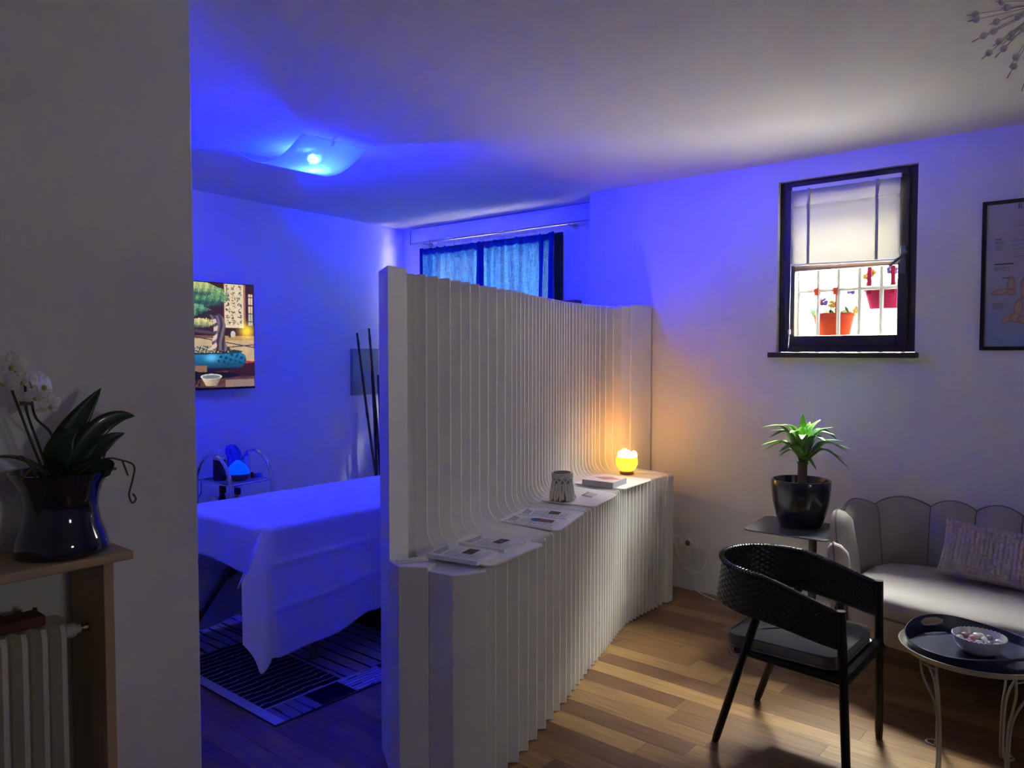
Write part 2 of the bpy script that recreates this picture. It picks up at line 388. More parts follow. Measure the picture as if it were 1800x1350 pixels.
# ------------------------------------------------------------------ window in the right wall, with its blind
w1 = empty('window_1', (4.6, 1.395, 1.552), kind='structure')
def ring(parent, name, x0, x1, y0, y1, z0, z1, wd, material, bev=.006):
    for a, b in (((x0, y0, z0), (x1, y0+wd, z1)), ((x0, y1-wd, z0), (x1, y1, z1)), ((x0, y0+wd, z0), (x1, y1-wd, z0+wd)), ((x0, y0+wd, z1-wd), (x1, y1-wd, z1))):
        MB().box(a, b).build(name, material, parent, smooth=0, bev=bev)
ring(w1, 'frame_member', 4.582, 4.64, 1.019, 1.771, 1.553, 2.559, .048, 'dark_wood')
ring(w1, 'sash_member', 4.570, 4.625, 1.060, 1.730, 1.594, 2.515, .056, 'dark_wood')
MB().box((4.575, 1.114, 2.030), (4.615, 1.676, 2.064)).build('glazing_bar', 'brown_wood', w1, smooth=0, bev=.004)
MB().box((4.598, 1.112, 1.648), (4.602, 1.678, 2.032)).build('pane', 'pane', w1, smooth=0)
MB().box((4.598, 1.112, 2.062), (4.602, 1.678, 2.461)).build('pane', 'pane', w1, smooth=0)
MB().box((4.495, .998, 1.521), (4.575, 1.806, 1.552)).build('window_sill', 'dark_wood', w1, smooth=0, bev=.006)
hd = MB().prism([(p[0], p[1]) for p in rrect(-.014, -.078, .014, .078, .008)], 0, .008)
hd.v = [(4.570-z, 1.088+a, 2.055+b) for a, b, z in hd.v]
hdo = hd.build('handle_plate', 'grey_metal', w1, bev=.002)
MB().tube(spline([(4.565, 1.088, 2.065), (4.535, 1.088, 2.065), (4.528, 1.094, 2.06), (4.525, 1.115, 2.045), (4.525, 1.145, 2.020)], 4), .008, 10).tube([(4.528, 1.09, 2.066), (4.528, 1.060, 2.094)], .008, 10).build('lever', 'grey_metal', hdo)
bl = empty('window_blind', (4.56, 1.395, 2.06), 'white translucent roman blind drawn halfway down the small window', 'blind')
MB().box((4.548, 1.100, 2.497), (4.568, 1.690, 2.520)).build('head_rail', 'white_plastic', bl, smooth=0, bev=.003)
def blindf(u, v):
    y = 1.690-u*.585; z = 2.505-v*(.440+.012*u) ; x = 4.552+.004*math.sin(v*9+u*2)+.003*math.sin(u*14)+.004*v
    return (x-.010*math.exp(-((v-.22)/.03)**2), y, z)
MB().grid(blindf, 40, 40).build('fabric', 'blind_cloth', bl)
for y0 in (1.600, 1.228):
    MB().grid(lambda u, v: (4.546-.010*math.exp(-((v-.22)/.03)**2)+.004*v, y0-u*.016, 2.503-v*.440), 2, 24).build('tape', 'blind_tape', bl)
MB().tube([(4.553, 1.689, 2.066), (4.553, 1.106, 2.053)], .005, 8).build('bottom_rod', 'white_plastic', bl)
cdo = MB().tube([(4.545, 1.690, 2.50), (4.546, 1.690, 1.97), (4.543, 1.6915, 1.67), (4.530, 1.692, 1.58)], .0016, 6).build('cord', 'white_plastic', bl)
MB().tube([(4.543, 1.6915, 1.685), (4.543, 1.6915, 1.66)], .007, 10).build('cord_toggle', 'white_plastic', cdo)

w3 = empty('fill_window', (1.175, -2.6, 1.50), kind='structure')  # unseen window added behind the camera to fill the near walls with daylight
for a, b in (((.95, -2.62, 1.50), (.98, -2.56, 1.88)), ((1.37, -2.62, 1.50), (1.40, -2.56, 1.88)), ((.98, -2.62, 1.50), (1.37, -2.56, 1.53)), ((.98, -2.62, 1.85), (1.37, -2.56, 1.88))):
    MB().box(a, b).build('frame_member', 'dark_wood', w3, smooth=0, bev=.004)
MB().box((.98, -2.592, 1.53), (1.37, -2.588, 1.85)).build('pane', 'pane', w3, smooth=0)

# iron grille and hanging flower pots outside
gr = empty('window_grille', (4.86, 1.395, 1.55), 'grey iron grille of crossed bars outside the small window', 'grille')
for y in (1.755, 1.634, 1.512, 1.391, 1.269, 1.147, 1.03):
    MB().tube([(4.86, y, 1.50), (4.86, y, 2.62)], .0115, 8).build('bar', 'iron_grey', gr)
for z in (1.932, 2.30):
    MB().tube([(4.86, .96, z), (4.86, 1.83, z)], .0115, 8).build('crossbar', 'iron_grey', gr)
def flower_pot(name, label, x, yc, zrim, wtop, h, mt, hookz, straps, blooms, seed):
    r = random.Random(seed)
    t = empty(name, (x, yc, zrim-h), label, 'flower pot', 'flower pots hung on the grille')
    n = 20
    def lp(rx, ry, z, c=0): return [(x+.0+ry*math.sin(2*PI*k/n), yc+rx*math.cos(2*PI*k/n), z) for k in range(n)]
    b = wtop/2
    MB().loft([lp(b*.72, b*.46, zrim-h), lp(b*.93, b*.58, zrim-.02), lp(b*1.0, b*.62, zrim-.018), lp(b*1.02, b*.63, zrim), lp(b*.92, b*.56, zrim), lp(b*.88, b*.54, zrim-.03)]).build('bowl', mt, t)
    MB().loft([lp(b*.9, b*.54, zrim-.028), lp(b*.5, b*.3, zrim-.018)]).build('soil', 'soil', t)
    for sy in straps:
        xf = x-b*.58
        MB().box((xf-.004, sy-.012, zrim-.04), (xf, sy+.012, hookz+.014)).box((4.843, sy-.012, hookz+.010), (xf, sy+.012, hookz+.014)).box((4.841, sy-.012, hookz-.03), (4.845, sy+.012, hookz+.014)).build('strap', mt, t, smooth=0)
    for i in range(34):
        a = r.random()*2*PI; rr = b*(.2+.85*r.random()); p = Vector((x+rr*.6*math.sin(a), yc+rr*math.cos(a), zrim-.02)); tip = p+Vector((r.uniform(-.03, .03), r.uniform(-.05, .05), r.uniform(.03, .085)))
        d = (tip-p); s_ = Vector((0, 1, 0)).cross(d).normalized()*.024+Vector((0, r.uniform(-.014, .014), .0))
        MB().add([p, p+d*.5+s_, tip, p+d*.5-s_, p+d*.5+Vector((0,0,.006))], [(0,1,4),(1,2,4),(2,3,4),(3,0,4)]).build('leaf', 'flower_leaf', t)
    for (dy, dz, mt2) in blooms:
        c = Vector((x-.05, yc+dy, zrim+dz)); m = MB()
        for k in range(5):
            a = 2*PI*k/5+r.random(); q = c+Vector((r.uniform(-.004, .004), .014*math.cos(a), .014*math.sin(a)))
            m.ball(q, .014, 8, 5, sx=.35)
        fo = m.build('bloom', mt2, t); MB().ball(c-Vector((.006, 0, 0)), .005, 6, 4).build('bloom_eye', 'pansy_yellow', fo)
flower_pot('hanging_flower_pot', 'orange flower pot hooked on the grille, left of the pink one', 4.965, 1.572, 1.795, .262, .155, 'orange_pot', 1.932, (1.640, 1.528), [(.07, .075, 'pansy_purple'), (.045, .07, 'pansy_purple'), (.03, .012, 'pansy_white'), (-.005, .055, 'pansy_yellow'), (-.15, .012, 'pansy_yellow'), (-.115, .13, 'pansy_purple')], 3)
flower_pot('hanging_flower_pot', 'pink flower pot hooked higher on the grille, cut off by the window edge', 4.965, 1.265, 1.938, .270, .125, 'pink_pot', 2.30, (1.345, 1.215), [(-.03, .10, 'pansy_purple'), (-.045, .095, 'pansy_purple'), (.10, .07, 'pansy_yellow'), (.075, .09, 'pansy_yellow'), (.02, .03, 'pansy_white'), (-.06, .02, 'pansy_white')], 5)

# ------------------------------------------------------------------ high window behind the partition, curtains and rod
w2 = empty('window_2', (4.86, 4.3175, 1.46), kind='structure')
ring(w2, 'frame_member', 4.80, 4.86, 3.537, 5.098, 1.462, 2.476, .10, 'dark_wood')
MB().box((4.80, 4.29, 1.517), (4.86, 4.345, 2.421)).build('mullion', 'dark_wood', w2, smooth=0, bev=.004)
for a, b in ((3.592, 4.29), (4.345, 5.043)):
    MB().box((4.828, a, 1.517), (4.832, b, 2.421)).build('pane', 'pane', w2, smooth=0)
MB().box((4.795, 3.55, 1.50), (4.815, 3.563, 2.40)).build('seal', 'brown_wood', w2, smooth=0)
MB().box((4.70, 3.36, 1.918), (4.789, 3.47, 1.945)).build('ledge', 'brown_wood', w2, smooth=0, bev=.003)
cr = empty('curtain_rod', (4.68, 4.2, 2.5), 'thin steel curtain rod with ring clips above the blue curtains', 'curtain rod')
MB().tube([(4.675, 3.13, 2.512), (4.675, 5.12, 2.512)], .008, 10).build('rod', 'steel', cr)
for y in (3.42, 4.985):
    MB().tube([(4.788, y, 2.505), (4.70, y, 2.505), (4.675, y, 2.512)], .006, 8).tube([(4.790, y, 2.505), (4.778, y, 2.505)], .022, 14).build('bracket', 'steel', cr)
ring_y = [4.955, 4.885, 4.79, 4.69, 4.59, 4.49, 4.39, 4.295, 4.262, 4.15, 4.03, 3.91, 3.79, 3.70, 3.672, 3.61]
for y in ring_y:
    rg = MB().tube([(4.675+.013*math.cos(a), y, 2.510+.016*math.sin(a)) for a in np.linspace(0, 2*PI, 13)[:-1]], .0014, 6, closed=True)
    rg.tube([(4.675, y, 2.494), (4.675, y, 2.462)], .0016, 6).build('ring_clip', 'chrome', cr)
def curtain(label, y1, y0, ks, seed, hems):
    r = random.Random(seed); ph = [r.uniform(0, 6) for _ in range(4)]
    t = empty('curtain', (4.68, (y0+y1)/2, 1.50), label, 'curtain', 'pair of blue curtains')
    ry = [y for y in ring_y if y0-.02 <= y <= y1+.02]
    def f(u, v):
        y = y1+(y0-y1)*u
        sag = .022*abs(math.sin(PI*np.interp(y, sorted(ry), range(len(ry)))))*(1-min(1, v*4))
        amp = .012+.012*v
        x = 4.677+amp*math.sin(ks*u*2*PI+ph[0])+.007*math.sin(ks*2.3*u*2*PI+ph[1])+.004*math.sin(v*5+u*9+ph[2])
        return (x, y+.006*math.sin(v*4+u*20), 2.464-sag-v*.93)
    MB().grid(f, 110, 40).build('cloth', 'blue_curtain', t)
    MB().grid(lambda u, v: tuple(np.array(f(u, v*.055))-np.array((.0022, 0, 0))), 110, 3).build('top_hem', 'blue_hem', t)
    for (a, b) in hems:
        MB().grid(lambda u, v: tuple(np.array(f(a+(b-a)*u, v))-np.array((.0025, 0, 0))), 8, 40).build('side_hem', 'blue_hem', t)
curtain('blue translucent curtain, left panel of the high window', 5.01, 4.262, 6, 1, [(0, .075), (.93, 1)])
curtain('blue translucent curtain, right panel nearest the dark window frame', 4.295, 3.525, 7, 2, [(0, .05), (.80, .86), (.92, 1)])
tag(MB().tube([(4.66, 5.12, 2.515), (4.784, 5.25, 2.53), (4.785, 5.25, 2.655), (4.784, 5.2, 2.668), (4.784, 3.13, 2.668)], .0022, 6).build('wall_cable', 'black_plastic'), 'thin dark cable running along the top of the high window wall', 'cable')

# ------------------------------------------------------------------ folding paper partition with its counter step
pt = empty('folding_partition', (3.1, 2.25, 0), 'tall curved white pleated paper partition with a counter step', 'partition')
CX = [1.96, 2.194, 2.467, 2.712, 3.02, 3.365, 3.55, 3.71, 3.9, 4.06, 4.29]; CY = [1.778, 1.821, 1.903, 1.978, 2.08, 2.184, 2.245, 2.29, 2.304, 2.304, 2.305]
TX = [1.99, 2.26, 2.55, 2.82, 3.25, 3.72, 4.1, 4.36]; TY = [2.155, 2.215, 2.32, 2.385, 2.55, 2.70, 2.755, 2.665]
pk = [2.03, 2.11, 2.194, 2.283, 2.373, 2.467, 2.552, 2.632, 2.712, 2.781, 2.845, 2.904, 2.962, 3.02, 3.077, 3.136, 3.189, 3.237, 3.281, 3.32, 3.365]
while pk[-1] < 4.06: pk.append(pk[-1]+.043)
pk += [pk[-1]+.055, pk[-1]+.12, 4.285]
def curve(xs, ys, x):
    e = .03
    y = interp(x, xs, ys); d = Vector((2*e, interp(min(x+e, xs[-1]), xs, ys)-interp(max(x-e, xs[0]), xs, ys))).normalized()
    return Vector((x, y)), Vector((-d.y, d.x))
def tmap(x): return 1.985+(x-1.96)*(2.375/2.325)
CZ, TZ = .795, 1.852
def section(x, dep, valley, sh=0):
    Fp, n1 = curve(CX, CY, x); Tp, n2 = curve(TX, TY, min(tmap(x), 4.36))
    Fp = Fp+Vector((n1.y, -n1.x))*sh; Tp = Tp+Vector((n2.y, -n2.x))*sh
    Bp = Tp+n2*(.20 if not valley else .17)
    if valley: Fp = Fp+n1*dep; Tp = Tp+n2*dep*.8
    zl = CZ-(.018 if valley else 0); zt = TZ-(.012 if valley else 0)
    d = (Tp-Fp).normalized(); R = .075
    P = [(Fp, .003), (Fp, zl-.012), (Fp+d*.004, zl-.004), (Fp+d*.014, zl)]
    for k in range(6):
        a = k/5*PI/2; P.append((Tp-d*R+d*R*math.sin(a), zl+R*(1-math.cos(a))))
    P += [(Tp, 1.3), (Tp, zt-.006), (Tp+d*.006, zt), (Bp, zt), (Bp, .003)]
    return [(p.x, p.y, z) for p, z in P]
for i in range(len(pk)-1):
    a, b, c = (pk[i-1] if i else 1.962), pk[i], pk[i+1]
    p1, p2 = b-a, c-b
    v0 = (a+b)/2 if i else 1.972; v1 = (b+c)/2 if i < len(pk)-2 else c
    d1 = math.sqrt(max(.018**2, .078**2-(p1/2)**2)); d2 = math.sqrt(max(.018**2, .078**2-(p2/2)**2))
    last = i == len(pk)-2
    MB().loft([section(v0, d1, True), section(b, 0, False, -.0026), section(b, 0, False, .0026), section(v1, 0 if last else d2, not last)]).build('pleat', 'paper', pt, smooth=18)
MB().prism([(1.821, 2.120), (1.936, 2.146), (1.985, 2.31), (1.932, 2.302)], 0, 1.862).build('tall_end_panel', 'board_white', pt, smooth=0, bev=.002)
MB().prism([(1.940, 2.175), (1.985, 2.158), (2.02, 2.33), (1.96, 2.33)], .003, 1.846).build('end_fold', 'paper', pt, smooth=0)
MB().prism([(1.784, 2.030), (1.841, 1.940), (1.90, 1.96), (1.87, 2.115), (1.815, 2.118)], 0, .800).build('counter_end_panel', 'board_white', pt, smooth=0, bev=.002)
MB().prism([(1.8425, 1.938), (1.8445, 1.926), (1.857, 1.836), (1.862, 1.831), (1.905, 1.803), (1.968, 1.780), (2.03, 1.84), (1.975, 2.06), (1.905, 2.06), (1.903, 1.965)], .003, .788).build('counter_end_fold', 'paper', pt, smooth=40, bev=.002)
MB().prism([(4.355, 2.660), (4.532, 2.612), (4.540, 2.70), (4.385, 2.83)], 0, 1.862).build('tall_end_panel', 'board_white', pt, smooth=0, bev=.002)
MB().loft([[(1.80, 2.06, .802), (1.90, 2.00, .802), (1.92, 2.03, .802)], [(1.80, 2.06, .815), (1.895, 2.005, .808), (1.92, 2.03, .812)]]).build('paper_flap', 'paper', pt, smooth=0)

def quad_round(q, r=.03, n=4):
    out = []
    for i in range(4):
        p, a, b = Vector(q[i]), Vector(q[i-1]), Vector(q[(i+1) % 4]); u = (a-p).normalized()*r; w_ = (b-p).normalized()*r
        for k in range(n+1):
            t = k/n; out.append(tuple((p+u)*(1-t)**2+p*2*t*(1-t)+(p+w_)*t*t))
    return out
boards = [([(1.985, 2.075), (1.992, 1.782), (2.370, 1.832), (2.297, 2.175)], 'white display board on the counter under two leaflet stacks, nearest the camera'),
          ([(2.570, 2.255), (2.584, 1.922), (2.974, 2.060), (2.870, 2.332)], 'white display board on the counter under the two single leaflets'),
          ([(3.060, 2.400), (3.098, 2.098), (3.464, 2.192), (3.510, 2.500)], 'white display board on the counter under the macrame jar'),
          ([(3.590, 2.570), (3.608, 2.246), (4.002, 2.292), (3.990, 2.630)], 'white display board on the counter under the thick book')]
for q, lb in boards:
    pts = quad_round(q)
    tag(MB().prism(pts[::1], .7955, .8008).build('display_board', 'board_white', smooth=0), lb, 'board', 'display boards on the counter')

# ------------------------------------------------------------------ printed leaflets, book, card
def lines_img(seed, photo, pcol, circ=False):
    r = np.random.default_rng(seed)
    def f(u, v):
        c = np.ones(u.shape+(3,))*srgb(232, 232, 236)
        # headline bars and text lines across the sheet (v runs along the long side)
        for k in range(3):
            m = (np.abs(v-.07-.055*k) < .016) & (u > .10) & (u < .9-.12*k) & (np.sin(u*70+k*3) > -.75); c[m] = srgb(70, 72, 86)
        rows = np.floor(v*34); ln = r.uniform(.5, .92, 40)
        m = ((v*34-rows) < .45) & (v > .27) & (u > .08) & (u < ln[np.clip(rows, 0, 39).astype(int)]) & (np.sin(u*140+rows*2.3) > -.6) & (v < .97); c[m] = srgb(120, 122, 138)
        x0, x1, y0, y1 = photo
        m = (u > x0-.03) & (u < x1+.03) & (v > y0-.03) & (v < y1+.03); c[m] = srgb(232, 232, 236)
        m = (u > x0) & (u < x1) & (v > y0) & (v < y1)
        if circ:
            m2 = ((u-(x0+x1)/2)/(.6*(x1-x0)))**2+((v-y0)/(.4*(y1-y0)))**2 < 1; c[m2] = srgb(60, 90, 190)
        t = .5+.5*np.sin(u*19+seed)*np.cos(v*23+seed*2)
        ph = np.array(pcol[0])*(1-t[..., None])+np.array(pcol[1])*t[..., None]; c[m] = ph[m]
        return c
    return f
def leaflet(name, label, cat, q, z, h, img, mt='sole_paper'):
    t = empty(name, (sum(p[0] for p in q)/4, sum(p[1] for p in q)/4, z), label, cat, 'leaflets on the counter')
    MB().prism(q, z, z+h).build('paper_block', mt, t, smooth=0)
    A, B, C, D = [np.array((*p, z+h+.0004)) for p in q]
    # long side runs A->B; reading direction across A->D
    m = MB(); nu, nv = 60, 90
    uu, vv = np.meshgrid(np.linspace(0, 1, nu+1), np.linspace(0, 1, nv+1), indexing='ij')
    P = (A*(1-vv[..., None])+B*vv[..., None])*(1-uu[..., None])+(D*(1-vv[..., None])+C*vv[..., None])*uu[..., None]
    m.v = [tuple(p) for p in P.reshape(-1, 3)]
    i, j = np.meshgrid(np.arange(nu), np.arange(nv), indexing='ij'); a = i*(nv+1)+j
    m.f = np.stack([a, a+1, a+nv+2, a+nv+1], -1).reshape(-1, 4).tolist()
    m.build('printed_top', 'print', t, smooth=0, colors=img(uu, vv).reshape(-1, 3))
    return t
leaflet('leaflet_stack', 'thick stack of leaflets with a dark photo, nearest the camera', 'leaflets', [(1.925, 2.034), (1.965, 1.822), (2.117, 1.858), (2.075, 2.078)], .801, .016, lines_img(1, (.42, .90, .50, .72), (srgb(40, 36, 36), srgb(86, 80, 70))))
leaflet('leaflet_stack', 'stack of leaflets with a reddish photo, behind the nearest stack', 'leaflets', [(2.128, 2.068), (2.157, 1.862), (2.312, 1.881), (2.283, 2.090)], .801, .013, lines_img(2, (.42, .90, .50, .72), (srgb(52, 46, 54), srgb(140, 90, 92))))
leaflet('leaflet', 'single leaflet with a blue rounded picture on the second board', 'leaflet', [(2.585, 2.228), (2.592, 1.965), (2.735, 2.025), (2.695, 2.262)], .801, .003, lines_img(3, (.50, .92, .56, .90), (srgb(70, 60, 90), srgb(170, 110, 110)), True))
leaflet('leaflet', 'single leaflet with a dark photo, behind the blue-pictured one', 'leaflet', [(2.722, 2.262), (2.775, 2.030), (2.905, 2.085), (2.850, 2.318)], .801, .003, lines_img(4, (.45, .92, .55, .78), (srgb(40, 38, 40), srgb(110, 90, 76))))
def bookimg(u, v):
    c = np.ones(u.shape+(3,))*srgb(226, 212, 214)
    m = (np.abs(u-.6)+np.abs(v-.55)*.6 < .28); c[m] = srgb(190, 128, 126)
    m = (u < .12); c[m] = srgb(225, 220, 224); return c
bk = leaflet('thick_book', 'thick book with pale pink cover beside the salt lamp', 'book', [(3.575, 2.500), (3.585, 2.300), (3.775, 2.330), (3.765, 2.525)], .801, .032, bookimg, 'book_block'); del bk['group']
def cardimg(u, v):
    c = np.ones(u.shape+(3,))*srgb(205, 200, 192); m = (v < .12) | (u < .12) ; c[m] = srgb(70, 66, 60); return c
cr_ = leaflet('small_card', 'small white card with dark edging beside the macrame jar', 'card', [(3.301, 2.312), (3.285, 2.240), (3.382, 2.267), (3.402, 2.338)], .8008, .002, cardimg); del cr_['group']

# macrame jar
mj = empty('macrame_jar', (3.125, 2.30, .8008), 'cream macrame covered candle jar on the counter', 'jar')
cx, cy, z0 = 3.135, 2.315, .8010
MB().lathe([(.044, .004), (.046, .05), (.045, .13), (.043, .145), (.039, .145), (.040, .10), (.001, .02)], (cx, cy, z0), 28, cap=False).build('glass_jar', 'jar_glass', mj)
m = MB()
for k in range(26):
    a = 2*PI*k/26; r0 = random.uniform(.058, .070); za = random.uniform(.0, .010)
    m.tube([(cx+r*math.cos(a+tw), cy+r*math.sin(a+tw), z0+z) for r, z, tw in ((.049, .09, 0), (.053, .06, random.uniform(-.05, .05)), (.058, .03, random.uniform(-.08, .08)), (r0, za+.003, random.uniform(-.1, .1)))], [.0062, .0068, .007, .006], 6)
m.build('fringe', 'macrame', mj)
m = MB()
for k in range(22):
    for row, zz in enumerate((.118, .127, .136)):
        a = 2*PI*(k+.5*row)/22; m.ball((cx+.049*math.cos(a), cy+.049*math.sin(a), z0+zz), .0075, 6, 4, sz=.7)
m.build('knot_band', 'macrame', mj)
m = MB()
for k in range(10):
    for s_ in (-1, 1):
        a = 2*PI*k/10; m.tube([(cx+.050*math.cos(a+s_*q), cy+.050*math.sin(a+s_*q), z0+z) for q, z in ((0, .115), (.22, .100), (.31, .085))], .004, 6)
m.build('knot_mesh', 'macrame', mj)

# salt lamp
sl = empty('salt_lamp', (4.10, 2.53, .795), 'glowing orange salt bowl lamp with crystal chunks on the counter', 'lamp')
cx, cy, z0 = 4.10, 2.53, .7955
MB().lathe([(.040, 0), (.044, .004), (.043, .014), (.036, .020)], (cx, cy, z0), 24).build('wooden_base', 'walnut', sl)
MB().lathe([(.034, .020), (.052, .032), (.066, .058), (.069, .080), (.064, .105), (.058, .108), (.060, .085), (.02, .05)], (cx, cy, z0), 28, cap=False).build('salt_bowl', 'salt_bowl', sl)
rr = random.Random(4)
for k in range(9):
    a = 2*PI*k/8; r0 = .042 if k < 8 else 0; s_ = rr.uniform(.017, .024); c = Vector((cx+r0*math.cos(a), cy+r0*math.sin(a), z0+.118+rr.uniform(-.004, .012)))
    m = MB(); m.ball((0, 0, 0), s_, 6, 4, sz=1.2)
    m.v = [tuple(c+Vector(v)*rr.uniform(.8, 1.15)) for v in m.v]; m.build('salt_chunk', 'salt_crystal', sl, smooth=0)
wire = MB().tube(spline([(4.135, 2.50, .800), (4.19, 2.42, .800), (4.205, 2.33, .802), (4.175, 2.285, .79), (4.13, 2.275, .70), (4.118, 2.272, .62), (4.16, 2.26, .50), (4.28, 2.275, .33), (4.40, 2.30, .20), (4.47, 2.27, .145), (4.51, 2.215, .165), (4.525, 2.20, .26), (4.522, 2.235, .305), (4.515, 2.275, .312)], 6), .0034, 6).build('power_cord', 'white_plastic', sl)
MB().ball((4.118, 2.270, .655), .012, 10, 8, sx=.9, sy=.7, sz=2.6).build('cord_switch', 'white_plastic', wire)

# wall socket with plugs
ws = empty('wall_socket', (4.545, 2.30, .28), 'white wall socket plate with plugs by the counter end', 'socket')
MB().box((4.540, 2.218, .277), (4.5505, 2.345, .362)).build('socket_plate', 'white_plastic', ws, smooth=0, bev=.002)
MB().box((4.532, 2.245, .292), (4.540, 2.285, .346)).build('socket_insert', 'white_plastic', ws, smooth=0, bev=.002)
m = MB().tube([(4.538, 2.318, .318), (4.505, 2.318, .318)], .026, 16); pa = m.build('plug_adapter', 'white_plastic', ws)
MB().tube([(4.5048, 2.318, .318), (4.5035, 2.318, .318)], .018, 14).build('adapter_face', 'grey_metal', pa)
MB().box((4.502, 2.255, .298), (4.535, 2.285, .328)).build('plug', 'white_plastic', ws, smooth=0, bev=.005)
MB().box((4.51, 2.375, .290), (4.5505, 2.435, .352)).build('timer_plug', 'white_plastic', ws, smooth=0, bev=.004)
tag(MB().tube(spline([(4.52, 2.318, .29), (4.52, 2.305, .22), (4.53, 2.28, .12), (4.53, 2.27, .03), (4.52, 2.24, .006), (4.45, 2.10, .005)], 5), .003, 6).build('extension_cord', 'white_plastic'), 'grey cord dropping from the wall socket to the floor', 'cord')

# ------------------------------------------------------------------ side table and potted yucca
st = empty('side_table', (4.12, 1.43, 0), 'grey metal side table with a thin square top beside the sofa', 'side table')
MB().prism(quad_round([(3.868, 1.680), (3.880, 1.238), (4.300, 1.252), (4.287, 1.710)], .055, 6), .612, .620).build('table_top', 'grey_metal', st, smooth=0, bev=.002)
MB().tube([(4.14, 1.400, .612), (4.14, 1.400, .012)], .021, 16).build('pole', 'grey_metal', st)
MB().prism(rrect(3.95, 1.25, 4.31, 1.55, .05), 0, .012).build('base_plate', 'grey_metal', st, smooth=0, bev=.002)
MB().tube([(4.14, 1.40, .60), (4.09, 1.42, .609)], .014, 8).build('bracket', 'grey_metal', st)
yp = empty('potted_yucca', (4.135, 1.465, .6202), 'green spiky potted plant in a navy pot on the side table', 'potted plant')
c0 = (4.135, 1.465, .6203)
MB().lathe([(.095, 0), (.106, .006), (.126, .06), (.143, .13), (.151, .20), (.153, .245), (.150, .252), (.141, .252), (.138, .24), (.130, .20)], c0, 40, cap=False).build('pot', 'navy_pot', yp)
MB().lathe([(.134, .205), (.08, .212), (.001, .214)], c0, 28, cap=False).build('soil', 'soil', yp)
MB().tube(spline([(4.137, 1.462, .82), (4.139, 1.460, .88), (4.142, 1.460, .965)], 6), [.028]*4+[.025]*8+[.030], 14).build('trunk', 'trunk', yp)
def blade(name, mt, parent, pts, wmax, n=14, fold=.25, side=None):
    P = spline(pts, max(2, n//(len(pts)-1))); L = len(P); rows = []
    for i, p in enumerate(P):
        t = i/(L-1); tg = (P[min(i+1, L-1)]-P[max(i-1, 0)]).normalized()
        sd_ = tg.cross(Vector((0, 0, 1)))
        sd_ = sd_.normalized() if sd_.length > .05 else Vector((1, 0, 0))
        if side is not None: sd_ = (side-tg*side.dot(tg)).normalized()
        up = sd_.cross(tg).normalized()
        wd = wmax*(math.sin(PI*min(1, .12+t*.88)**.8)**.8+.02)*.5
        rows.append([p-sd_*wd+up*wd*fold, p-sd_*wd*.5+up*wd*fold*.3, p, p+sd_*wd*.5+up*wd*fold*.3, p+sd_*wd+up*wd*fold])
    return MB().loft(rows, cap=False, closed=False).build(name, mt, parent, smooth=60, solid=.0012)
rr = random.Random(11)
# crown: direction angle (0 = image right), reach, tip height
def camdir(a, r): # horizontal offset a metres to image right, r metres away from camera
    return rt*a+fh*r
crown = Vector((4.142, 1.460, .955))
tips = [(-.225, .0, 1.150, .195), (-.15, -.05, 1.165, .14), (-.22, .05, 1.045, .10), (-.10, .08, .985, .08), (-.155, -.08, 1.03, .06), (.005, .02, 1.225, .10), (.06, .06, 1.175, .10),
        (.14, -.04, 1.155, .10), (.21, .05, 1.075, .20), (.26, .02, .925, .12), (.19, -.06, 1.085, .10), (.16, .10, 1.06, .13), (.22, -.10, 1.04, .14), (-.05, .12, 1.12, .12), (.07, -.13, 1.09, .15), (-.06, -.14, 1.10, .15), (.12, .14, 1.10, .16), (-.13, .12, 1.12, .14), (.03, -.02, 1.17, .09), (-.03, -.05, 1.155, .09), (.24, .0, 1.02, .16), (.055, -.05, .93, .0), (-.19, -.03, 1.10, .17), (-.19, .08, 1.015, .10), (.10, .02, 1.19, .08), (.20, -.05, .985, .12), (-.11, -.10, 1.13, .13), (.13, -.10, 1.12, .12)]
for i, (a, r_, z, arch) in enumerate(tips):
    d = camdir(a, r_); tip = Vector((crown.x+d.x, crown.y+d.y, z)); s0 = crown+Vector((d.x*.06, d.y*.06, rr.uniform(0, .06)))
    mid = (s0+tip)*.5+Vector((0, 0, .02+arch*.35)); q = s0+(mid-s0)*.5+Vector((0, 0, .012))
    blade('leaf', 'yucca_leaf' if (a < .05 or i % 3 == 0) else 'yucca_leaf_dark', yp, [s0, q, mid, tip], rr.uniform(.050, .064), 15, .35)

# ------------------------------------------------------------------ sofa with scalloped channel back
sf = empty('sofa', (4.05, .502, 0), 'beige scalloped shell-back sofa on thin gold legs under the window', 'sofa')
YC = .502
half = [(3.800, 1.165), (3.93, 1.180), (4.10, 1.190), (4.24, 1.185), (4.35, 1.140), (4.415, 1.04), (4.43, .92), (4.432, .70), (4.432, YC)]
full = half + [(x, 2*YC-y) for x, y in half[-2::-1]]
path = spline([(x, y, 0) for x, y in full], 12)
def nearest(p): return min(range(len(path)), key=lambda i: (path[i].x-p[0])**2+(path[i].y-p[1])**2)
hv = [((3.800, 1.165), .30), ((3.925, 1.18), .595), ((4.13, 1.19), .715), ((4.365, 1.128), .735), ((4.43, .909), .742), ((4.432, .705), .745), ((4.432, YC), .745)]
hp = [.625, .757, .775, .780, .783, .785]
val = hv + [((p[0], 2*YC-p[1]), z) for p, z in hv[-2::-1]]; peak = hp + hp[::-1]
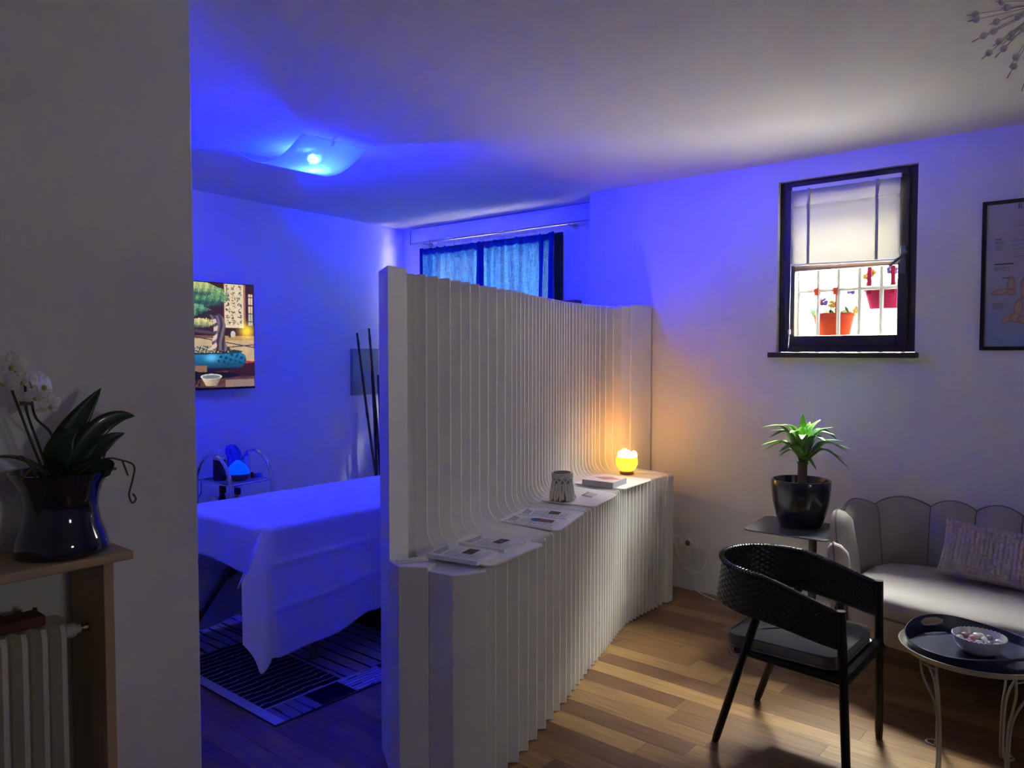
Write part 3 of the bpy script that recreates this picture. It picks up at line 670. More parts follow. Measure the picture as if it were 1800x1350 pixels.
for i in range(len(val)-1):
    a, b = nearest(val[i][0]), nearest(val[i+1][0]); N = 14; loops = []
    for k in range(N+1):
        u = k/N; s_ = a+(b-a)*u; j = int(s_); p = path[j].lerp(path[min(j+1, len(path)-1)], s_-j)
        tg = (path[min(j+1, len(path)-1)]-path[max(j-1, 0)]).normalized(); n_ = Vector((tg.y, -tg.x, 0))
        if (Vector((4.0, YC, 0))-p).dot(n_) < 0: n_ = -n_
        base = val[i][1]+(val[i+1][1]-val[i][1])*u
        zt = base+(peak[i]-max(base, 0))*math.sin(PI*u)**.8 if True else 0
        if i == 0: zt = .30+(.625-.30)*min(1, math.sin(PI/2*min(1, u*2.2)))**.7 if u < .45 else .625+(.595-.625)*((u-.45)/.55)**2
        if i == len(val)-2: zt = .30+(.625-.30)*min(1, math.sin(PI/2*min(1, (1-u)*2.2)))**.7 if u > .55 else .625+(.595-.625)*((.55-u)/.55)**2
        bl_ = .028*math.sin(PI*u)**.7; T = .032
        prof = [(-T, .24), (-T, zt-.03), (-T*.55, zt-.008), (0, zt), (T*.55+bl_*.5, zt-.008), (T+bl_, zt-.04), (T+bl_*1.1, .60 if zt > .66 else zt-.1), (T+bl_, .44), (T, .24)]
        loops.append([tuple(p+n_*(o-max(0, z-.42)*.16)+Vector((0, 0, z))) for o, z in prof])
    MB().loft(loops).build('back_channel', 'sofa_cloth', sf, smooth=50)
    pip = [loops[0][k] for k in (3, 4, 5, 6, 7)]
    if i: MB().tube(pip, .0035, 6).build('seam', 'sofa_piping', sf)
    MB().tube([loops[k][3] for k in range(N+1)], .004, 6).build('piping', 'sofa_piping', sf)
fr = spline([(3.815, 1.135, 0), (3.70, 1.02, 0), (3.635, .82, 0), (3.605, YC, 0), (3.635, 2*YC-.82, 0), (3.70, 2*YC-1.02, 0), (3.815, 2*YC-1.135, 0)], 8)
bk_ = [Vector(p) for p in [(4.20, -.12, 0), (4.33, -.07, 0), (4.385, .08, 0), (4.39, .50, 0), (4.385, .92, 0), (4.33, 1.075, 0), (4.20, 1.125, 0)]]
out = fr+bk_; cen = Vector((4.0, YC, 0))
def inset(d, z): return [tuple(p+(cen-p).normalized()*d+Vector((0, 0, z))) for p in out]
MB().loft([inset(.012, .365), inset(.0, .378), inset(-.004, .41), inset(.004, .440), inset(.028, .456), inset(.12, .464), inset(.3, .466)]).build('seat_cushion', 'sofa_cloth', sf, smooth=50)
MB().loft([inset(.030, .235), inset(.016, .245), inset(.012, .36)]).build('seat_base', 'sofa_cloth', sf, smooth=50)
MB().tube([tuple(p+(cen-p).normalized()*.008+Vector((0, 0, .364))) for p in fr], .005, 6).build('piping', 'sofa_piping', sf)
for (x, y) in ((3.80, 1.072), (4.285, 1.072), (3.80, -.068), (4.285, -.068)):
    MB().tube([(x+(.012 if x < 4 else -.01), y-(.02 if y > 0 else -.02), .24), (x, y, .004)], [.013, .007], 12).ball((x, y, .008), .0085, 8, 6).build('leg', 'gold', sf)

# throw pillow
Wp, Hp = .245, .138
pc = Vector((4.165, .555, .600)); ln = math.radians(24); rl = math.radians(4)
ex = Vector((0, -1, 0)); ez = Vector((math.sin(ln), 0, math.cos(ln))); en = ex.cross(ez)   # points to the room
ex2 = ex*math.cos(rl)+ez*-math.sin(rl); ez2 = ez*math.cos(rl)+ex*math.sin(rl)
if en.x > 0: en = -en
def pil(sg):
    def f(u, v):
        a, b = 2*u-1, 2*v-1; th = .055*((1-a**4)*(1-b**4))**.5
        na, nb = 24, 13
        bm_ = abs(math.sin(PI*u*na))*abs(math.sin(PI*v*nb)); pin = 1-.05*(1-abs(a))*(abs(b)**3)-.0
        x = a*Wp*(1-.05*(1-b*b)); z = b*Hp*(1-.07*(1-a*a))
        p = pc+ex2*x+ez2*z+en*sg*(th+.010*bm_**.6); return tuple(p)
    return f
tag(MB().grid(pil(1), 120, 66).grid(lambda u, v: pil(-1)(1-u, v), 60, 33).build('throw_pillow', 'pillow_cloth', smooth=80), 'mauve bobble-textured lumbar pillow leaning on the sofa back', 'pillow')

# ------------------------------------------------------------------ woven armchair
ch = empty('armchair', (3.03, 1.08, 0), 'black woven armchair with grey seat cushion, turned away', 'chair')
cxx = 3.032
def upath(t): # t 0..1 around the U from left arm front to right arm front
    s = t*3.0
    if s < 1: return Vector((cxx-.238, .845+s*.295, 0))
    if s < 2:
        a = PI*(1-(s-1)); return Vector((cxx+.238*math.cos(a), 1.14+.238*math.sin(a), 0))
    return Vector((cxx+.238, 1.14-(s-2)*.295, 0))
def bandtop(t): return .628+.095*math.sin(PI*t)**1.2
def bandh(t): return .122+.042*math.sin(PI*t)
ns, nst = 14, 96
def bandf(sg):
    def f(u, v):
        p = upath(u); e = 1e-3; tg = (upath(min(1, u+e))-upath(max(0, u-e))).normalized(); n_ = Vector((-tg.y, tg.x, 0))
        row = v*ns; st_ = u*nst
        wv = math.sin(PI*st_+PI*int(row))*abs(math.sin(PI*row))**.5
        lean = (v)*.0
        return tuple(p+n_*(sg*.006+.0035*wv-.02*math.sin(PI*u)*(.5-v))+Vector((0, 0, bandtop(u)-bandh(u)*v)))
    return f
MB().grid(bandf(1), 288, 56).grid(lambda u, v: bandf(-1)(1-u, v), 288, 56).build('woven_back', 'wicker', ch, smooth=70)
rim = []
for k in range(81):
    u = k/80; p = upath(u); rim.append((p.x, p.y, bandtop(u)))
m = MB().tube(rim, .0085, 8)
for k in range(150):
    u = (k+.5)/150; p = upath(u); e = 1e-3; tg = (upath(min(1, u+e))-upath(max(0, u-e))).normalized()
    c = Vector((p.x, p.y, bandtop(u))); n_ = Vector((-tg.y, tg.x, 0)); q = [c+(n_*math.cos(a)+Vector((0, 0, 1))*math.sin(a))*.0105+tg*.003*math.sin(a) for a in np.linspace(0, 2*PI, 7)[:-1]]
    m.tube(q, .0016, 4, closed=True)
m.build('back_rim', 'wicker_rim', ch)
MB().tube([(x, y, z-bandh(k/80)) for k, (x, y, z) in enumerate(rim)], .008, 8).build('lower_rim', 'wicker', ch)
for p0, p1 in (((2.802, .815, 0), (2.794, .843, .640)), ((3.272, .832, 0), (3.270, .843, .640)), ((2.826, 1.327, 0), (2.806, 1.145, .575)), ((3.288, 1.345, 0), (3.262, 1.150, .575))):
    MB().tube([p0, (Vector(p0)*.95+Vector(p1)*.05), p1], [.0125, .0155, .0165], 12).build('leg', 'black_metal', ch)
m = MB()
for a, b in (((2.797, .845, .385), (2.815, 1.235, .395)), ((3.270, .845, .385), (3.270, 1.235, .395)), ((2.815, 1.235, .395), (3.270, 1.235, .395))): m.tube([a, b], .012, 10)
m.build('seat_frame', 'black_metal', ch)
def seatf(u, v):
    wv = .003*math.sin(PI*u*24+PI*int(v*20))*abs(math.sin(PI*v*20))**.5
    return (2.80+u*.47, .838+v*.40, .398+wv-.004*math.sin(PI*u)*math.sin(PI*v))
MB().grid(seatf, 96, 80).build('woven_seat', 'wicker', ch, smooth=70)
m = MB()
for k in range(40):
    x0 = 2.805+k*.0115; m.tube([(x0+.004*math.sin(a), .838+.020*math.cos(a), .388+.020*math.sin(a)) for a in np.linspace(0, 2*PI, 9)[:-1]], .0048, 5, closed=True)
m.tube([(2.80, .838, .388), (3.27, .838, .388)], .018, 10).build('front_wrap', 'wicker', ch)
# loose cushion
cu = empty('seat_cushion', (3.03, 1.07, .402), 'grey piped square cushion on the black armchair seat', 'cushion')
def cush(d, z): return [(x, y, z) for x, y in rrect(2.815+d, .858+d, 3.250-d, 1.285-d, .05-d*.5, 6)]
MB().loft([cush(.01, .404), cush(.0, .412), cush(-.003, .434), cush(.004, .452), cush(.03, .460), cush(.12, .463)]).build('cushion_body', 'grey_cushion', cu, smooth=50)
for z in (.410, .454): MB().tube(cush(.001, z), .0035, 6, closed=True).build('piping', 'grey_cushion', cu)
m = MB().tube(spline([(2.83, 1.25, .408), (2.80, 1.26, .40), (2.785, 1.24, .385), (2.80, 1.22, .375), (2.83, 1.225, .38)], 4), .004, 5); m.build('tie', 'grey_cushion', cu)

# ------------------------------------------------------------------ coffee table, tray, bowl of pebbles
kt = empty('coffee_table', (3.27, .515, 0), 'round white wire-legged coffee table in front of the sofa', 'table')
kx, ky = 3.272, .512
MB().lathe([(.005, .428), (.232, .428), (.243, .434), (.250, .452), (.247, .4535), (.238, .440), (.228, .4335), (.005, .4335)], (kx, ky, 0), 64, cap=False).build('table_top', 'white_wire', kt)
for an in (147, 237, 327, 57):
    a = math.radians(an); ra = Vector((math.cos(a), math.sin(a), 0)); ta = Vector((-ra.y, ra.x, 0)); C0 = Vector((kx, ky, 0)); m = MB()
    pts = []
    for s_ in (-1, 1):
        seq = [C0+ra*.205+ta*s_*.036+Vector((0, 0, .426)), C0+ra*.207+ta*s_*.036+Vector((0, 0, .400)), C0+ra*.20+ta*s_*.028+Vector((0, 0, .35)), C0+ra*.17+ta*s_*.009+Vector((0, 0, .27)), C0+ra*.155+ta*s_*.006+Vector((0, 0, .20)), C0+ra*.150+ta*s_*.006+Vector((0, 0, .08)), C0+ra*.155+ta*s_*.008+Vector((0, 0, .006)), C0+ra*.185+ta*s_*.022+Vector((0, 0, .005)), C0+ra*.200+Vector((0, 0, .005))]
        m.tube(spline(seq, 5), .0045, 8)
    m.tube([C0+ra*.206+ta*.036+Vector((0, 0, .405)), C0+ra*.206-ta*.036+Vector((0, 0, .405))], .0035, 6)
    m.build('leg', 'white_wire', kt)
ty = empty('serving_tray', (kx, ky, .434), 'round navy tray with oval handle cut-outs on the coffee table', 'tray')
TR = .218; tz = .4345
MB().lathe([(.002, 0), (TR-.004, 0), (TR-.004, .004), (.002, .004)], (kx, ky, tz), 72, cap=False).build('tray_floor', 'tray_blue', ty)
m = MB(); NA, NZ = 360, 24; a0 = math.radians(50)
def wh(a): return .036+.030*(max(math.cos(a-a0), math.cos(a-a0-PI), 0)**3)
for i in range(NA+1):
    for j in range(NZ+1):
        a = 2*PI*i/NA; z = wh(a)*j/NZ; r = TR-.004+.014*(j/NZ); m.v.append((kx+r*math.cos(a), ky+r*math.sin(a), tz+z))
for i in range(NA):
    for j in range(NZ):
        a = 2*PI*(i+.5)/NA; z = wh(a)*(j+.5)/NZ
        da = min(abs((a-a0+PI) % (2*PI)-PI), abs((a-a0) % (2*PI)-PI))
        if (da*TR/.050)**2+((z-.040)/.0160)**2 < 1: continue
        m.f.append((i*(NZ+1)+j, (i+1)*(NZ+1)+j, (i+1)*(NZ+1)+j+1, i*(NZ+1)+j+1))
m.build('tray_wall', 'tray_blue', ty, solid=.003)
bx, by, bz = 3.262, .492, tz+.0042
bo = empty('bowl', (bx, by, bz), 'white scallop-rimmed bowl of pebbles on the navy tray', 'bowl')
def bowlf(u, v):
    pr = [(.030, .0), (.045, .001), (.068, .018), (.083, .042), (.090, .066), (.0865, .068), (.079, .044), (.062, .020), (.040, .008), (.001, .006)]
    k = v*(len(pr)-1); j = min(int(k), len(pr)-2); q = k-j; r = pr[j][0]*(1-q)+pr[j+1][0]*q; z = pr[j][1]*(1-q)+pr[j+1][1]*q
    z += .0022*math.sin(2*PI*u*36)*max(0, 1-abs(v-.5)/.16); a = 2*PI*u
    return (bx+r*math.cos(a), by+r*math.sin(a), bz+z)
MB().grid(bowlf, 144, 27).build('bowl_shell', 'ceramic_white', bo, smooth=60)
bo_c = {'white': (.72, .72, .74), 'grey': (.30, .30, .36), 'pink': (.55, .30, .30), 'green': (.52, .56, .40), 'brown': (.20, .12, .10)}
for k, c in bo_c.items(): mat('pebble_'+k, c, .25, var=.15, scale=40, coat=.3)
rr = random.Random(9); spots = [(.0, .0, .040)]+[(.040*math.cos(a), .040*math.sin(a), .034) for a in np.linspace(0, 2*PI, 8)[:-1]]+[(.062*math.cos(a), .062*math.sin(a), .046) for a in np.linspace(.3, 2*PI+.3, 10)[:-1]]+[(.02*math.cos(a), .02*math.sin(a), .058) for a in (0, 2.1, 4.2)]
ks = ['white', 'brown', 'pink', 'grey', 'green', 'white', 'grey', 'brown', 'white', 'pink', 'white', 'green', 'grey', 'white', 'brown', 'white', 'grey', 'white', 'pink', 'white']
for i, (dx, dy, dz) in enumerate(spots):
    kc = ks[i % len(ks)]; m = MB(); m.ball((0, 0, 0), 1, 12, 8)
    s_ = (rr.uniform(.011, .016), rr.uniform(.011, .015), rr.uniform(.008, .011)); rz = rr.random()*3
    m.v = [(bx+dx+(v[0]*s_[0]*math.cos(rz)-v[1]*s_[1]*math.sin(rz)), by+dy+(v[0]*s_[0]*math.sin(rz)+v[1]*s_[1]*math.cos(rz)), bz+dz+v[2]*s_[2]) for v in m.v]
    tag(m.build('pebble', 'pebble_'+kc, smooth=80), kc+' polished pebble lying in the white bowl', 'pebble', 'pebbles in the bowl')

# ------------------------------------------------------------------ framed chart on the right wall
po = empty('framed_poster', (4.54, .46, 1.562), 'black framed anatomy chart of feet on the right wall', 'poster')
py1, py0, pz0, pz1 = .716, .206, 1.562, 2.310
for a, b in (((4.533, py1-.018, pz0), (4.551, py1, pz1)), ((4.533, py0, pz0), (4.551, py0+.018, pz1)), ((4.533, py0+.018, pz0), (4.551, py1-.018, pz0+.018)), ((4.533, py0+.018, pz1-.018), (4.551, py1-.018, pz1))):
    MB().box(a, b).build('frame_rail', 'frame_black', po, smooth=0, bev=.0015)
def chart(u, v):
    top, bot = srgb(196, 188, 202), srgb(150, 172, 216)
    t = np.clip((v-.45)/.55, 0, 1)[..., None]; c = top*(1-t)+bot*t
    def bar(x0, x1, y, h, k): 
        m = (u > x0) & (u < x1) & (np.abs(v-y) < h/2); c[m] = k
    ink, txt = srgb(70, 66, 84), srgb(128, 124, 146)
    def block(x0, x1, y0, y1, n):
        for i in range(n):
            y = y0+(y1-y0)*(i+.5)/n; x2 = x0+(x1-x0)*(.75+.25*math.sin(i*2.7)); m = (u > x0) & (u < x2) & (np.abs(v-y) < (y1-y0)/n*.28) & (np.sin(u*260+i*3) > -.7); c[m] = txt
    bar(.08, .14, .245, .006, ink); block(.08, .18, .256, .325, 8); bar(.075, .255, .42, .007, ink); block(.075, .24, .432, .468, 4)
    bar(.15, .255, .518, .006, ink); block(.062, .24, .694, .745, 6)
    for y, x0 in ((.125, .28), (.14, .29), (.158, .24), (.235, .24), (.26, .21), (.29, .22), (.32, .24), (.385, .19), (.395, .26), (.37, .25)): bar(x0, .34, y, .003, txt)
    skin, dk = srgb(206, 172, 160), srgb(150, 112, 104)
    def blob(cx, cy, rx, ry, k1=skin, k2=dk, rot=0):
        x = u-cx; y = (v-cy)*(.746/.51); ca, sa = math.cos(rot), math.sin(rot); X = x*ca+y*sa; Y = -x*sa+y*ca; d = (X/rx)**2+(Y/ry)**2
        m = d < 1; q = np.clip(d, 0, 1)[..., None]**2; col_ = k1*(1-q)+k2*q; c[m] = col_[m]
    blob(.235, .575, .038, .10); blob(.155, .615, .105, .030, rot=-.15); blob(.235, .62, .05, .03)                  # foot seen from the side
    blob(.345, .60, .03, .11); blob(.305, .735, .042, .10, rot=.1); blob(.215, .805, .075, .03, rot=-.6); blob(.285, .80, .06, .05); blob(.36, .82, .07, .04, rot=.5)  # hands holding a foot
    blob(.46, .27, .10, .20); blob(.44, .16, .07, .05, srgb(150, 160, 150), srgb(110, 118, 112)); blob(.66, .27, .10, .20); blob(.66, .16, .07, .05, srgb(150, 160, 150), srgb(110, 118, 112))
    blob(.365, .24, .03, .09, srgb(150, 160, 150), srgb(110, 118, 112)); blob(.62, .62, .10, .04); blob(.55, .58, .04, .09); blob(.78, .75, .10, .08)
    block(.45, .9, .85, .93, 8); block(.06, .3, .965, .975, 1)
    return c
MB().box((4.541, py0+.004, pz0+.004), (4.5505, py1-.004, pz1-.004)).build('backing', 'frame_edge', po, smooth=0)
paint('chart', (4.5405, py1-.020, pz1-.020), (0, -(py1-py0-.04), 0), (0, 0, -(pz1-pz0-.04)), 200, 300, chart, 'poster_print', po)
MB().box((4.5375, py0+.018, pz0+.018), (4.539, py1-.018, pz1-.018)).build('glass', 'poster_glass', po, smooth=0)
# title letters, raised ink on the chart
def letter(strokes, y0, z0, s):
    m = MB()
    for poly in strokes:
        n = len(poly); m.add([(4.5402, y0-a*s, z0+b*s) for a, b in poly]+[(4.5396, y0-a*s, z0+b*s) for a, b in poly], [tuple(range(n)), tuple(range(2*n-1, n-1, -1))]+[(i, (i+1) % n, (i+1) % n+n, i+n) for i in range(n)])
    return m
bowl = []
for k in range(8):
    a0_, a1_ = PI/2-PI*k/8, PI/2-PI*(k+1)/8
    bowl.append([(.42+.26*math.cos(a0_), .73+.27*math.sin(a0_)), (.42+.26*math.cos(a1_), .73+.27*math.sin(a1_)), (.42+.10*math.cos(a1_), .73+.19*math.sin(a1_)), (.42+.10*math.cos(a0_), .73+.19*math.sin(a0_))])
R_ = [[(.12, 0), (.28, 0), (.28, 1), (.12, 1)], [(0, 0), (.40, 0), (.40, .06), (0, .06)], [(0, .94), (.42, .94), (.42, 1), (0, 1)], [(.28, .46), (.42, .46), (.42, .54), (.28, .54)], [(.36, .48), (.52, .48), (.80, 0), (.60, 0)], [(.60, 0), (.88, 0), (.88, .06), (.58, .06)]]+bowl
i_ = [[(.10, 0), (.24, 0), (.24, .66), (.10, .66)], [(0, 0), (.34, 0), (.34, .06), (0, .06)], [(.0, .60), (.24, .60), (.24, .66), (0, .66)], [(.09, .80), (.25, .80), (.25, .96), (.09, .96)]]
mat('crystal_bead', (.80, .80, .83), .05, .35, var=.02)
ink_ = mat('ink', (.02, .02, .03), .6)
lt = letter(R_, .566, 2.262, .024); lt.build('letter', 'ink', po, smooth=0)
letter(i_, .5425, 2.262, .024).build('letter', 'ink', po, smooth=0)

# ------------------------------------------------------------------ crystal burst chandelier, upper right
CC = Vector((2.419, .240, 2.445))
cl = empty('chandelier', tuple(CC), 'silver wire burst chandelier with crystal beads at the ceiling', 'chandelier')
MB().tube([CC, (CC.x, CC.y, HC-.02)], .006, 10).build('stem', 'chrome', cl)
MB().lathe([(.055, -.022), (.06, -.016), (.06, 0)], (CC.x, CC.y, HC), 24).build('canopy', 'chrome', cl)
MB().ball(CC, .03, 16, 10).build('hub', 'chrome', cl)
rr = random.Random(21)
for k in range(84):
    zc = 1-2*(k+.5)/84; a = k*2.399963; rad = math.sqrt(1-zc*zc); d = Vector((rad*math.cos(a), rad*math.sin(a), zc)); d = (d+Vector((rr.uniform(-.2, .2), rr.uniform(-.2, .2), rr.uniform(-.2, .2)))).normalized()
    L = rr.uniform(.13, .205); 
    if d.z > 0: L = min(L, .20/max(d.z, .01))
    sag = Vector((rr.uniform(-.02, .02), rr.uniform(-.02, .02), rr.uniform(-.025, .01)))
    pts = spline([CC+d*.02, CC+d*L*.5+sag*.4, CC+d*L*.78+sag*.8, CC+d*L+sag*1.1], 4)
    wo = MB().tube(pts, [.0010]*(len(pts)-2)+[.0016, .0017], 5).build('wire', 'steel', cl)
    q = pts[int(len(pts)*rr.choice((.62, .7, .78)))]
    MB().ball(q, .0088, 8, 6).build('bead', 'crystal_bead', wo, smooth=0)

# ------------------------------------------------------------------ radiator, shelf over it, orchid
sh = empty('radiator_shelf', (.4, 2.25, 0), 'pine shelf surround built over the radiator', 'shelf')
SZ = 1.012
MB().box((-.25, 2.128, SZ-.024), (.922, 2.3775, SZ)).build('shelf_board', 'pine', sh, smooth=0, bev=.004)
for x0 in (.848, -.205):
    MB().box((x0, 2.142, 0), (x0+.026, 2.3775, SZ-.024)).build('side_panel', 'pine_post', sh, smooth=0, bev=.002)
ra = empty('radiator', (.45, 2.26, .1), 'cream column radiator under the pine shelf', 'radiator')
for k in range(16):
    x = .764-k*.0455; w2_ = .0222
    def pl_(s, z): return [(x-.006*s, 2.188+.0, z), (x+.006*s, 2.188, z), (x+w2_*.8, 2.222, z), (x+w2_, 2.232, z), (x+w2_, 2.300, z), (x+w2_*.5, 2.318, z), (x-w2_*.5, 2.318, z), (x-w2_, 2.300, z), (x-w2_, 2.232, z), (x-w2_*.8, 2.222, z)]
    def shr(L, d, z): return [(px_, 2.255+(py_-2.255)*d, z) for px_, py_, _ in L]
    MB().loft([shr(pl_(1, 0), .80, .14), shr(pl_(1, 0), .97, .155), pl_(1, .18), pl_(1, .790), shr(pl_(1, 0), .97, .815), shr(pl_(1, 0), .80, .832)]).build('column', 'radiator_paint', ra, smooth=40)
MB().tube([(.786, 2.25, .795), (.80, 2.25, .795), (.812, 2.25, .795)], .020, 12).tube([(.812, 2.25, .795), (.826, 2.25, .795)], .012, 10).build('end_plug', 'radiator_paint', ra)
MB().tube([(.826, 2.25, .795), (.834, 2.25, .795), (.846, 2.25, .795)], [.009, .012, .012], 10).build('bleed_valve', 'brass_dull', ra)
for x in (.70, .12): MB().box((x-.012, 2.235, 0), (x+.012, 2.285, .15)).build('foot', 'radiator_paint', ra, smooth=0)
hm = empty('humidifier_tray', (.665, 2.25, .832), 'dark red clay humidifier resting on the radiator', 'humidifier')
MB().box((.600, 2.225, .8335), (.735, 2.300, .862)).build('clay_body', 'rust_red', hm, smooth=0, bev=.006)
for x in (.60, .64, .68, .72): MB().tube([(x, 2.26, .866), (x, 2.26, .876)], .006, 8).build('knob', 'rust_red', hm)

oc = empty('potted_orchid', (.785, 2.255, SZ), 'white orchid in a glossy navy waisted pot on the pine shelf', 'potted plant')
c0 = (.788, 2.253, SZ+.0005)
MB().lathe([(.100, 0), (.112, .004), (.115, .014), (.108, .045), (.094, .085), (.0885, .125), (.092, .155), (.103, .187), (.120, .214), (.1225, .222), (.117, .223), (.100, .19), (.088, .165)], c0, 56, cap=False).build('pot', 'navy_glaze', oc, smooth=60)
MB().lathe([(.108, .200), (.06, .206), (.001, .208)], c0, 28, cap=False).build('soil', 'soil', oc)
rr = random.Random(3); m = MB()
for k in range(46):
    a = rr.random()*2*PI; r = .10*math.sqrt(rr.random()); p = Vector((c0[0]+r*math.cos(a), c0[1]+r*math.sin(a), c0[2]+.208)); m.ball(p, rr.uniform(.006, .011), 5, 4, sz=.6)
m.build('bark_chips', 'bark_chip', oc, smooth=0)
def op(x, y, z): return Vector((x, y, z))
lv = [([(.80, 2.25, 1.215), (.80, 2.26, 1.29), (.835, 2.255, 1.365), (.892, 2.245, 1.452)], .075), ([(.81, 2.24, 1.215), (.825, 2.23, 1.275), (.875, 2.22, 1.345), (.925, 2.215, 1.372), (.968, 2.21, 1.372)], .055),
      ([(.82, 2.24, 1.215), (.845, 2.22, 1.26), (.89, 2.20, 1.31), (.930, 2.19, 1.328)], .045), ([(.795, 2.25, 1.215), (.778, 2.24, 1.27), (.79, 2.225, 1.32), (.82, 2.215, 1.345)], .07),
      ([(.80, 2.22, 1.215), (.84, 2.18, 1.235), (.875, 2.15, 1.245), (.885, 2.14, 1.235)], .055), ([(.77, 2.27, 1.215), (.72, 2.30, 1.26), (.67, 2.32, 1.275), (.62, 2.32, 1.26)], .05)]
for pts, wd in lv: blade('leaf', 'orchid_leaf', oc, pts, wd, 18, .22, side=(Vector((.55, -.35, -.75)) if pts[-1][0] > .8 else None))
for pts in ([(.765, 2.25, 1.20), (.735, 2.24, 1.30), (.705, 2.235, 1.40), (.700, 2.23, 1.47), (.672, 2.225, 1.515)], [(.755, 2.24, 1.20), (.720, 2.235, 1.30), (.688, 2.23, 1.40), (.670, 2.225, 1.455)], [(.79, 2.25, 1.22), (.765, 2.24, 1.33), (.725, 2.23, 1.38), (.715, 2.23, 1.425)]):
    MB().tube(spline(pts, 6), .0032, 6).build('flower_stem', 'orchid_stem', oc)
MB().box((.690, 2.222, 1.415), (.715, 2.24, 1.425)).build('stem_clip', 'black_plastic', oc, smooth=0)
for pts in ([(.80, 2.20, 1.222), (.86, 2.16, 1.265), (.905, 2.15, 1.258), (.935, 2.148, 1.240), (.930, 2.145, 1.205), (.918, 2.142, 1.165), (.925, 2.140, 1.140), (.935, 2.14, 1.150), (.928, 2.142, 1.165)], [(.74, 2.2, 1.22), (.70, 2.17, 1.262), (.665, 2.16, 1.235)], [(.72, 2.2, 1.22), (.68, 2.18, 1.285), (.66, 2.17, 1.29)], [(.83, 2.19, 1.222), (.85, 2.17, 1.25), (.86, 2.16, 1.265), (.868, 2.155, 1.30)], [(.905, 2.15, 1.258), (.912, 2.148, 1.235), (.918, 2.147, 1.215)]):
    MB().tube(spline(pts, 5), .0026, 6).build('air_root', 'orchid_root', oc)
def orchid_flower(c, nrm, s, seed):
    r = random.Random(seed); n_ = Vector(nrm).normalized(); u_ = n_.cross(Vector((0, 0, 1))).normalized(); v_ = u_.cross(n_).normalized(); c = Vector(c)
    f = empty('flower', tuple(c)); f.parent = oc; f.location = c-Vector(oc['_w'])
    for k, (an, ln_, wd) in enumerate(((90, 1, .62), (205, 1, .55), (335, 1, .55), (20, .95, .95), (160, .95, .95))):
        a = math.radians(an)+r.uniform(-.15, .15); d = u_*math.cos(a)+v_*math.sin(a); sd_ = n_.cross(d); m = MB(); rows = []
        for i in range(7):
            t = i/6; wdt = wd*s*.5*math.sin(PI*(.06+.94*t))**.6 if t < 1 else .001; p = c+d*s*ln_*t+n_*(.12*s*math.sin(PI*t)-.10*s*t*t)
            rows.append([p-sd_*wdt+n_*.04*s, p-sd_*wdt*.5, p+n_*.02*s, p+sd_*wdt*.5, p+sd_*wdt+n_*.04*s])
        m.loft(rows, cap=False, closed=False).build('petal', 'petal', f, smooth=70, solid=.0008)
    MB().ball(c+n_*.008-v_*.004, s*.14, 8, 6, sz=1.2).build('flower_lip', 'petal_core', f)
for c, n_, s in (((.668, 2.215, 1.515), (-.3, -1, .1), .040), ((.690, 2.210, 1.478), (-.2, -1, -.2), .038), ((.735, 2.215, 1.462), (.5, -.8, .1), .042), ((.748, 2.205, 1.415), (.3, -.9, -.4), .036), ((.715, 2.20, 1.438), (-.3, -.9, -.3), .030), ((.652, 2.22, 1.475), (-.6, -.8, 0), .038)):
    orchid_flower(c, n_, s, int(c[0]*1000))

